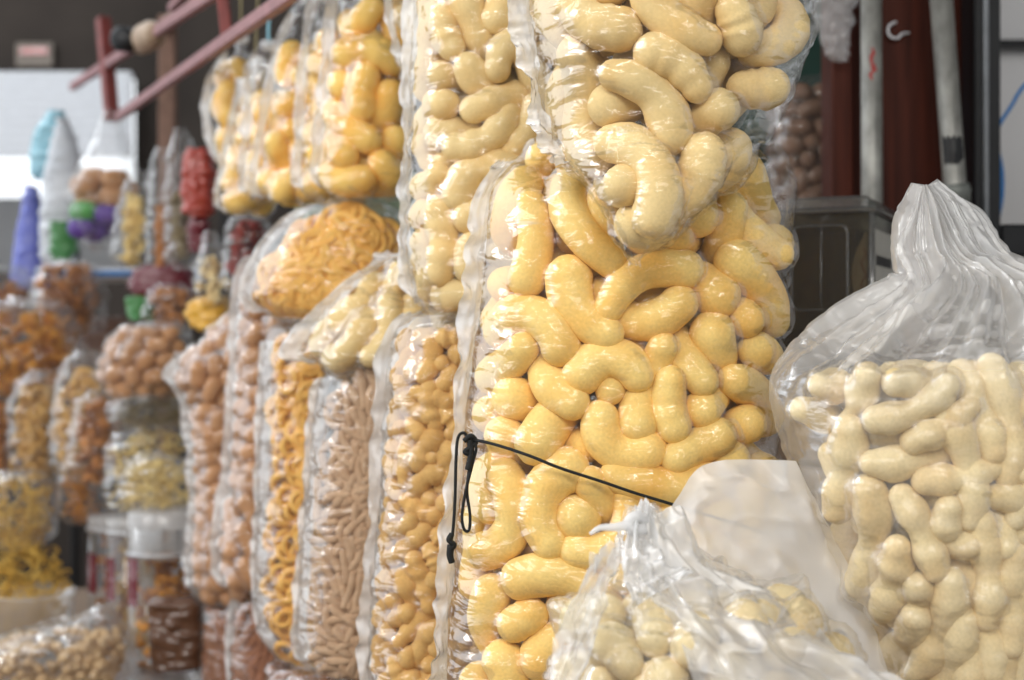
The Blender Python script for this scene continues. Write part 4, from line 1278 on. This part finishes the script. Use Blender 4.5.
FAR = [
    # name, label, levels, Y, b, film, fill (piece, material, stuff name, stuff label, py top, py bottom, count, size)
    ('hanging_bag', 'pale bag of cream crisps hanging beside the dark red fruit bag', [(232, 207, 214), (246, 204, 217), (262, 197, 228), (285, 194, 235), (300, 200, 230), (305, 208, 222)], 3.08, .05, FILM_FAR, (CHIP, CREAM, 'crisps', 'cream crisps in the pale hanging bag', 258, 303, 60, .012)),
    ('hanging_bag', 'clear bag of dark red dried fruit hanging behind the ring bags', [(212, 242, 252), (222, 232, 266), (245, 224, 276), (275, 223, 276), (290, 228, 272), (296, 240, 262)], 3.02, .05, FILM_FAR, (BALLU, DARKRED, 'dried_fruit', 'dark red dried fruit in the clear hanging bag', 224, 294, 130, .013)),
    ('packet', 'rusty red packet hanging below the frame rail', [(150, 190, 206), (156, 184, 212), (185, 183, 213), (210, 185, 212), (216, 192, 206)], 3.3, .03, PK_RED, None),
    ('packet', 'narrow dark maroon packet hanging under the rusty red packet', [(217, 192, 206), (222, 190, 208), (245, 190, 208), (252, 194, 204)], 3.32, .02, PK_MAROON, None),
    ('hanging_bag', 'silvery clear bag of olive snacks hanging beside the rusty red packet', [(130, 176, 186), (150, 172, 192), (175, 168, 196), (225, 166, 198), (262, 168, 196), (268, 176, 188)], 3.42, .04, FILM_FAR, (CHIP, OLIVE, 'crisps', 'olive crisps in the silvery bag by the red packet', 195, 264, 70, .014)),
    ('hanging_bag', 'silvery clear bag of brown snacks hanging before the yellow crisp bag', [(148, 158, 166), (165, 152, 170), (195, 149, 174), (235, 147, 174), (264, 150, 172), (268, 156, 166)], 3.52, .04, FILM_FAR, (CHIP, BROWN, 'crisps', 'brown crisps in the narrow silvery bag', 205, 265, 60, .014)),
    ('hanging_bag', 'clear bag of yellow crisps hanging over the white shelf', [(172, 136, 146), (186, 126, 150), (215, 117, 152), (245, 114, 152), (262, 116, 150), (266, 124, 142)], 3.66, .05, FILM_FAR, (CHIP, PALEY, 'crisps', 'yellow crisps in the bag hanging over the shelf', 196, 263, 90, .016)),
    ('packet', 'maroon packet lying under the hanging silvery bags', [(268, 142, 186), (272, 134, 194), (284, 132, 196), (296, 136, 193), (300, 146, 180)], 3.5, .05, PK_MAROON, None),
    ('packet', 'green packet beside the bag of mixed brown snacks', [(298, 134, 144), (302, 129, 150), (312, 128, 152), (320, 133, 147)], 3.48, .03, PK_GREEN, None),
    ('snack_bag', 'clear bag of mixed brown snacks under the maroon packet', [(284, 158, 184), (292, 150, 194), (310, 145, 198), (326, 148, 196), (332, 160, 184)], 3.44, .06, FILM_FAR, (CHIP, BROWN, 'crisps', 'brown crisps in the bag under the maroon packet', 290, 330, 90, .015)),
    ('packet', 'yellow packet behind the farthest corn ball bag', [(299, 198, 222), (304, 190, 229), (316, 189, 230), (326, 192, 226), (330, 202, 216)], 3.12, .04, PK_YEL, None),
    ('plastic_bag', 'light blue plastic bag hanging far off by the white shutter', [(112, 52, 62), (130, 38, 70), (155, 33, 72), (172, 32, 66), (178, 38, 56)], 4.5, .06, PK_BLUE, None),
    ('plastic_bag', 'violet cone-shaped plastic bag hanging farthest along the aisle', [(186, 28, 33), (205, 24, 38), (235, 19, 43), (265, 15, 46), (285, 14, 46), (290, 22, 38)], 4.45, .06, PK_VIO, None),
    ('plastic_bag', 'white plastic bag hanging beside the coloured sweets bag', [(120, 60, 66), (150, 52, 78), (190, 46, 80), (235, 42, 78), (262, 44, 72), (268, 52, 64)], 4.25, .06, PK_WHITE, None),
    ('packet', 'small green packet hanging below the white plastic bag', [(222, 56, 70), (228, 52, 74), (250, 52, 75), (258, 56, 70)], 4.15, .03, PK_GREEN, None),
    ('snack_bag', 'rounded clear bag of brown crisps atop the far left pile', [(262, 58, 82), (266, 44, 94), (282, 36, 101), (305, 36, 103), (326, 44, 98), (334, 58, 84)], 4.0, .12, FILM_FAR, (CHIP, BROWN, 'crisps', 'brown crisps in the rounded bag atop the far pile', 268, 332, 150, .021)),
    ('snack_bag', 'white-topped clear bag of brown crisps at the picture edge', [(266, -14, 14), (272, -26, 24), (290, -32, 30), (312, -30, 30), (322, -10, 14)], 4.12, .12, FILM_FAR, (CHIP, BROWN, 'crisps', 'brown crisps in the white-topped bag', 286, 320, 100, .021)),
    ('snack_bag', 'large clear bag of orange brown crisps slumped on the far pile', [(300, 10, 50), (308, -14, 68), (330, -30, 78), (360, -34, 82), (385, -30, 76), (394, -10, 55)], 3.78, .13, FILM_FAR, (CHIP, ORANGE, 'crisps', 'orange brown crisps in the slumped bag', 318, 392, 190, .021)),
    ('snack_bag', 'flat greyish film bag lying between the crisp bags', [(318, 100, 122), (326, 84, 132), (342, 62, 134), (362, 36, 126), (378, 24, 104), (388, 34, 80)], 4.3, .10, PK_GREY, None),
    ('snack_bag', 'clear upright bag of small brown rings on the far pile', [(352, 78, 92), (360, 68, 102), (380, 60, 110), (420, 56, 112), (460, 56, 112), (474, 62, 106), (480, 76, 94)], 3.42, .10, FILM_FAR, (RINGU, TAN, 'ring_snacks', 'small brown rings in the upright far bag', 372, 476, 150, .017)),
    ('snack_bag', 'clear upright bag of tan rings beside the small brown ring bag', [(372, 34, 48), (380, 22, 58), (400, 15, 64), (440, 14, 64), (470, 18, 62), (478, 30, 50)], 3.58, .10, FILM_FAR, (RINGU, TAN, 'ring_snacks', 'tan rings in the upright bag', 392, 474, 130, .018)),
    ('snack_bag', 'clear bag of brown crisps upright at the picture edge', [(390, -10, 8), (398, -22, 18), (430, -26, 20), (470, -24, 20), (480, -8, 8)], 3.72, .10, FILM_FAR, (CHIP, BROWN, 'crisps', 'brown crisps in the edge bag', 404, 476, 90, .02)),
    ('snack_bag', 'clear bag of brown crisps wedged beside the cream noodle bag', [(392, 92, 108), (400, 80, 122), (430, 74, 126), (462, 72, 126), (478, 78, 120), (484, 92, 108)], 3.3, .10, FILM_FAR, (CHIP, BROWN, 'crisps', 'brown crisps in the wedged bag', 402, 480, 120, .017)),
    ('snack_bag', 'clear bag of orange noodles wedged beside the jars', [(455, 76, 90), (462, 66, 98), (490, 62, 102), (512, 63, 100), (522, 74, 90)], 3.4, .09, FILM_FAR, (NOODLE, ORANGE, 'noodles', 'orange noodles in the wedged bag', 464, 520, 130, .012)),
    ('snack_bag', 'clear bag of cream noodles standing on the jars', [(428, 140, 170), (432, 118, 190), (445, 109, 197), (480, 107, 198), (505, 110, 196), (514, 124, 182)], 3.14, .085, FILM_FAR, (NOODLE, PALEY, 'noodles', 'cream noodles in the bag on the jars', 432, 512, 240, .013)),
    ('snack_bag', 'flattened clear bag of olive noodles on the cream noodle bag', [(394, 136, 172), (399, 116, 190), (410, 108, 196), (420, 110, 194), (427, 128, 180)], 3.14, .08, FILM_FAR, (NOODLE, OLIVE, 'noodles', 'olive noodles in the flattened bag', 397, 425, 110, .012)),
    ('snack_bag', 'small clear bag of pale green noodles with pink tie on the jar lid', [(455, 140, 158), (460, 130, 182), (475, 122, 197), (495, 120, 199), (503, 126, 196), (507, 140, 186)], 2.94, .065, FILM_FAR, (NOODLE, PALEY, 'noodles', 'pale noodles in the pink-tied bag', 462, 505, 160, .011)),
    ('snack_bag', 'clear bag of orange yellow noodles on the pasta tub', [(472, 4, 30), (477, -12, 44), (495, -20, 54), (520, -20, 55), (538, -12, 50), (545, 5, 35)], 3.3, .10, FILM_FAR, (NOODLE, STRAW, 'noodles', 'orange yellow noodles in the bag on the tub', 478, 543, 220, .013)),
    ('snack_bag', 'clear bag of beige seeds with gathered corner at the bottom edge', [(606, 102, 108), (614, 92, 112), (624, 60, 118), (634, 10, 124), (650, -30, 128), (690, -40, 130), (725, -30, 122), (731, 0, 100)], 2.74, .13, FILM_FAR, (BALLU, SEED, 'seeds', 'beige seeds in the gathered bag', 636, 725, 420, .011)),
    ('packet', 'small dark brown packet propped against the front jar', [(598, 158, 192), (603, 152, 200), (640, 151, 201), (664, 153, 201), (668, 160, 194)], 2.80, .03, PK_BROWN, None),
    ('plastic_bag', 'pale green bag hanging behind the golden puff bags', [(168, 330, 380), (175, 300, 415), (205, 296, 420), (235, 300, 416), (242, 330, 380)], 2.75, .05, PK_PGREEN, None),
]
for i, (nm, lb_, lv, Y, b_, fm, fl) in enumerate(FAR):
    r_, h_ = bag(nm, lb_, lv, Y, b_, seed=100 + i, mat=fm, wr=0.004, nz=60, nt=70, sm=3)
    if fl:
        pc, mt, sn, sl, p0, p1, ct, sz = fl
        stuff_in(h_, pc, mt, sn, sl, sn.replace('_', ' '), zpy(p0, Y), zpy(p1, Y), ct, 200 + i, sz)

# soft yellow puffs bag on the noodle bags: big enough to count
bag('snack_bag', 'bulging clear bag of soft yellow puffs on top of the noodle bags',
    [(323, 142, 176), (327, 126, 186), (340, 112, 191), (360, 101, 192), (378, 98, 188), (390, 108, 180), (394, 130, 165)], 3.16, .09, None,
    [(K_BALL, 330, 392, .1, .62, 'soft yellow puff in the bag on top of the noodle bags', 'puff', 'yellow puffs on the noodle bags')], seed=150, mat=FILM_FAR, wr=0.003)

# sweets bag
bag('hanging_bag', 'clear bag of coloured round sweets hanging under the frame', [(112, 106, 116), (128, 101, 122), (155, 88, 130), (180, 74, 134), (205, 72, 134), (228, 78, 128), (245, 88, 114), (251, 96, 106)], 3.92, .09, seed=160, mat=FILM_FAR, wr=0.004)
vb, fb = capsule_geo(arc(0.02, .1, 6), np.ones(6) * .030, 12, np.random.default_rng(5), .04)
for (nm, colr, lst) in (('brown', BALL, [(84, 186), (94, 178), (106, 184), (116, 180), (90, 198), (102, 198), (114, 196), (124, 190)]),
                        ('green', mat_plain('green_sweet', lin(70, 160, 70), 0.4), [(84, 211), (95, 214)]),
                        ('purple', mat_plain('purple_sweet', lin(96, 70, 150), 0.4), [(82, 228), (93, 231), (104, 226), (108, 214)])):
    me = mesh_of('round_sweet', vb, fb); me.materials.append(colr)
    for k, (x, y) in enumerate(lst):
        o = link('round_sweet', me, None, None, P(x, y, 3.88 + .03 * ((k * 7) % 3)))
        tag(o, nm + ' round sweet in the hanging sweets bag', 'sweet', nm + ' sweets in the hanging bag')

# jars on a tray, tub of pasta
JARM = mat_film('jar_plastic', 0.05, gloss=1.3, rough=0.06, wr_str=0.0)
LIDM = mat_film('jar_lid', 0.62, gloss=1.3, rough=0.2, wr_str=0.0)
RIM = mat_plain('silver_rim', lin(190, 190, 192), 0.3, 0.6)


def jar(label, cpx, Y, Rm, py0, py1, lid_h, piece, mat, sn, sl, cnt, sz, strip=True, fill=0.86):
    c = P(cpx, py1, Y); h = zpy(py0, Y) - c.z
    r = empty('plastic_jar', c)
    tag(r, label, 'jar')
    v, f = lathe([(0.001, 0.001), (Rm * .9, 0), (Rm, .008), (Rm, h * .9), (Rm * .93, h - lid_h)], 36)
    MB().add([tuple(Vector(p) + c) for p in v], f).build('jar_body', JARM, r, True)
    v, f = lathe([(Rm * .94, h - lid_h - .01), (Rm * 1.0, h - lid_h - .008), (Rm * 1.0, h - .004), (Rm * .95, h), (0.001, h + .001)], 36)
    MB().add([tuple(Vector(p) + c) for p in v], f).build('lid', LIDM, r, True)
    v, f = tube_geo([(Rm * 1.01 * math.cos(q), Rm * 1.01 * math.sin(q), h - lid_h) for q in np.arange(36) * 2 * np.pi / 36], .004, 8, True)
    MB().add([tuple(Vector(p) + c) for p in v], f).build('rim', RIM, r, True)
    if strip:
        sb = MB()
        for k in range(8):
            an = (205 + k * 5) * RAD
            for z in (h * .42, h * .72):
                sb.v.append((c.x + Rm * 1.008 * math.cos(an), c.y + Rm * 1.008 * math.sin(an), c.z + z))
        sb.f = [(2 * k, 2 * k + 2, 2 * k + 3, 2 * k + 1) for k in range(7)]
        sb.build('red_label', PK_MAROON, r, True)
    hl = Hull([(py0 + (py1 - py0) * (1 - fill), cpx - Rm * .93 * F / Y, cpx + Rm * .93 * F / Y), (py1 - 2, cpx - Rm * .93 * F / Y, cpx + Rm * .93 * F / Y)], Y, Rm * .93, 2.0)
    stuff_in(hl, piece, mat, sn, sl, sn.replace('_', ' '), zpy(py0 + (py1 - py0) * (1 - fill), Y), zpy(py1 - 3, Y), cnt, int(cpx), sz)
    return r


tz = zpy(668, 2.93)
tr_ = MB().box((P(118, 0, 2.93).x - .05, 2.74, LOWC), (P(205, 0, 2.93).x + .06, 3.55, LOWC + .012), .003)
x_a, x_b = P(118, 0, 2.93).x - .05, P(205, 0, 2.93).x + .06
for bxs in (((x_a, 2.74, LOWC), (x_b, 2.75, tz)), ((x_a, 3.54, LOWC), (x_b, 3.55, tz)), ((x_a, 2.75, LOWC), (x_a + .01, 3.54, tz)), ((x_b - .01, 2.75, LOWC), (x_b, 3.54, tz)), ((x_a + .01, 2.75, tz - .012), (x_b - .01, 3.54, tz - .001))):
    tr_.box(bxs[0], bxs[1], .002)
tag(tr_.build('metal_tray', RIM), 'low silver metal tray under the jars', 'tray')
jar('clear jar of orange snacks with frosted lid and dark packet before it', 164, 2.93, .074, 510, 668, .085, CHIP, ORANGE, 'crisps', 'orange crisps in the front jar', 150, .013, fill=.70)
jar('clear jar of straw snacks behind the front jar', 140, 3.15, .074, 516, 654, .03, NOODLE, STRAW, 'noodles', 'straw noodles in the middle jar', 200, .012)
jar('clear jar of brown snacks farthest behind the front jar', 121, 3.36, .076, 514, 643, .03, CHIP, BROWN, 'crisps', 'brown crisps in the farthest jar', 120, .015)

tub = empty('pasta_tub', P(28, 660, 3.28))
tag(tub, 'wide frosted plastic tub heaped with straw yellow pasta', 'tub')
c = P(28, 652, 3.28); hh = zpy(590, 3.28) - c.z; Rt = 46 / F * 3.28
v, f = lathe([(0.001, .002), (Rt * .9, 0), (Rt * .98, hh * .9), (Rt * 1.03, hh * .93), (Rt * 1.03, hh), (Rt * .97, hh)], 40)
MB().add([tuple(Vector(p) + c) for p in v], f).build('tub_body', mat_film('tub_plastic', 0.4, gloss=1.2, rough=0.2, wr_str=0.0), tub, True)
hl = Hull([(542, 10, 46), (550, -8, 64), (570, -16, 72), (600, -16, 72), (648, -12, 68), (652, 0, 56)], 3.28, Rt * .93, 2.0, 3)
stuff_in(hl, NOODLE, STRAW, 'pasta', 'straw yellow pasta heaped in the frosted tub', 'pasta', zpy(545, 3.28), zpy(648, 3.28), 360, 9, .013)
MB().tube([(c.x, c.y, LOWC), (c.x, c.y, c.z)], Rt * .88, 30).build('tub_foot', LIDM, tub, True)

# shelf with hanging goods, shutter and sign at the end of the aisle
shf = empty('display_shelf', (P(110, 0, 4.1).x, 4.1, 0))
tag(shf, 'white shelf board with blue edge on dark posts behind the hanging bags', 'shelf')
xa, xb = P(36, 0, 4.05).x, P(204, 0, 4.05).x
MB().box((xa, 4.05, zpy(278, 4.05)), (xb, 4.35, zpy(268, 4.05)), .003).build('board', WHITEP, shf)
MB().box((xa, 4.04, zpy(276, 4.05)), (xb, 4.05, zpy(271, 4.05)), .001).build('blue_edge', BLUEM, shf)
for xx in (xa, xb - .02):
    MB().box((xx, 4.36, 0), (xx + .025, 4.385, zpy(150, 4.36)), .002).build('post', BLACKM, shf)
shu = MB()
for k in range(9):
    z0 = zpy(156, 7.8) + k * .052
    shu.box((-4.4, 7.8, z0), (P(132, 0, 7.8).x, 7.84, z0 + .049), .012)
tag(shu.build('roller_shutter', WHITEP), 'white ribbed roller shutter under the dark far wall', 'shutter')
sg = empty('wall_sign', P(33, 54, 7.95))
tag(sg, 'small faded red and white sign on the dark far wall', 'sign')
MB().box(tuple(P(16, 66, 7.95)), tuple(P(54, 44, 7.98)), .0).build('sign_board', mat_plain('faded_board', lin(132, 122, 112), 0.7), sg)
MB().box(tuple(P(20, 54, 7.94)), tuple(P(48, 48, 7.95)), .0).build('red_band', PK_RED, sg)
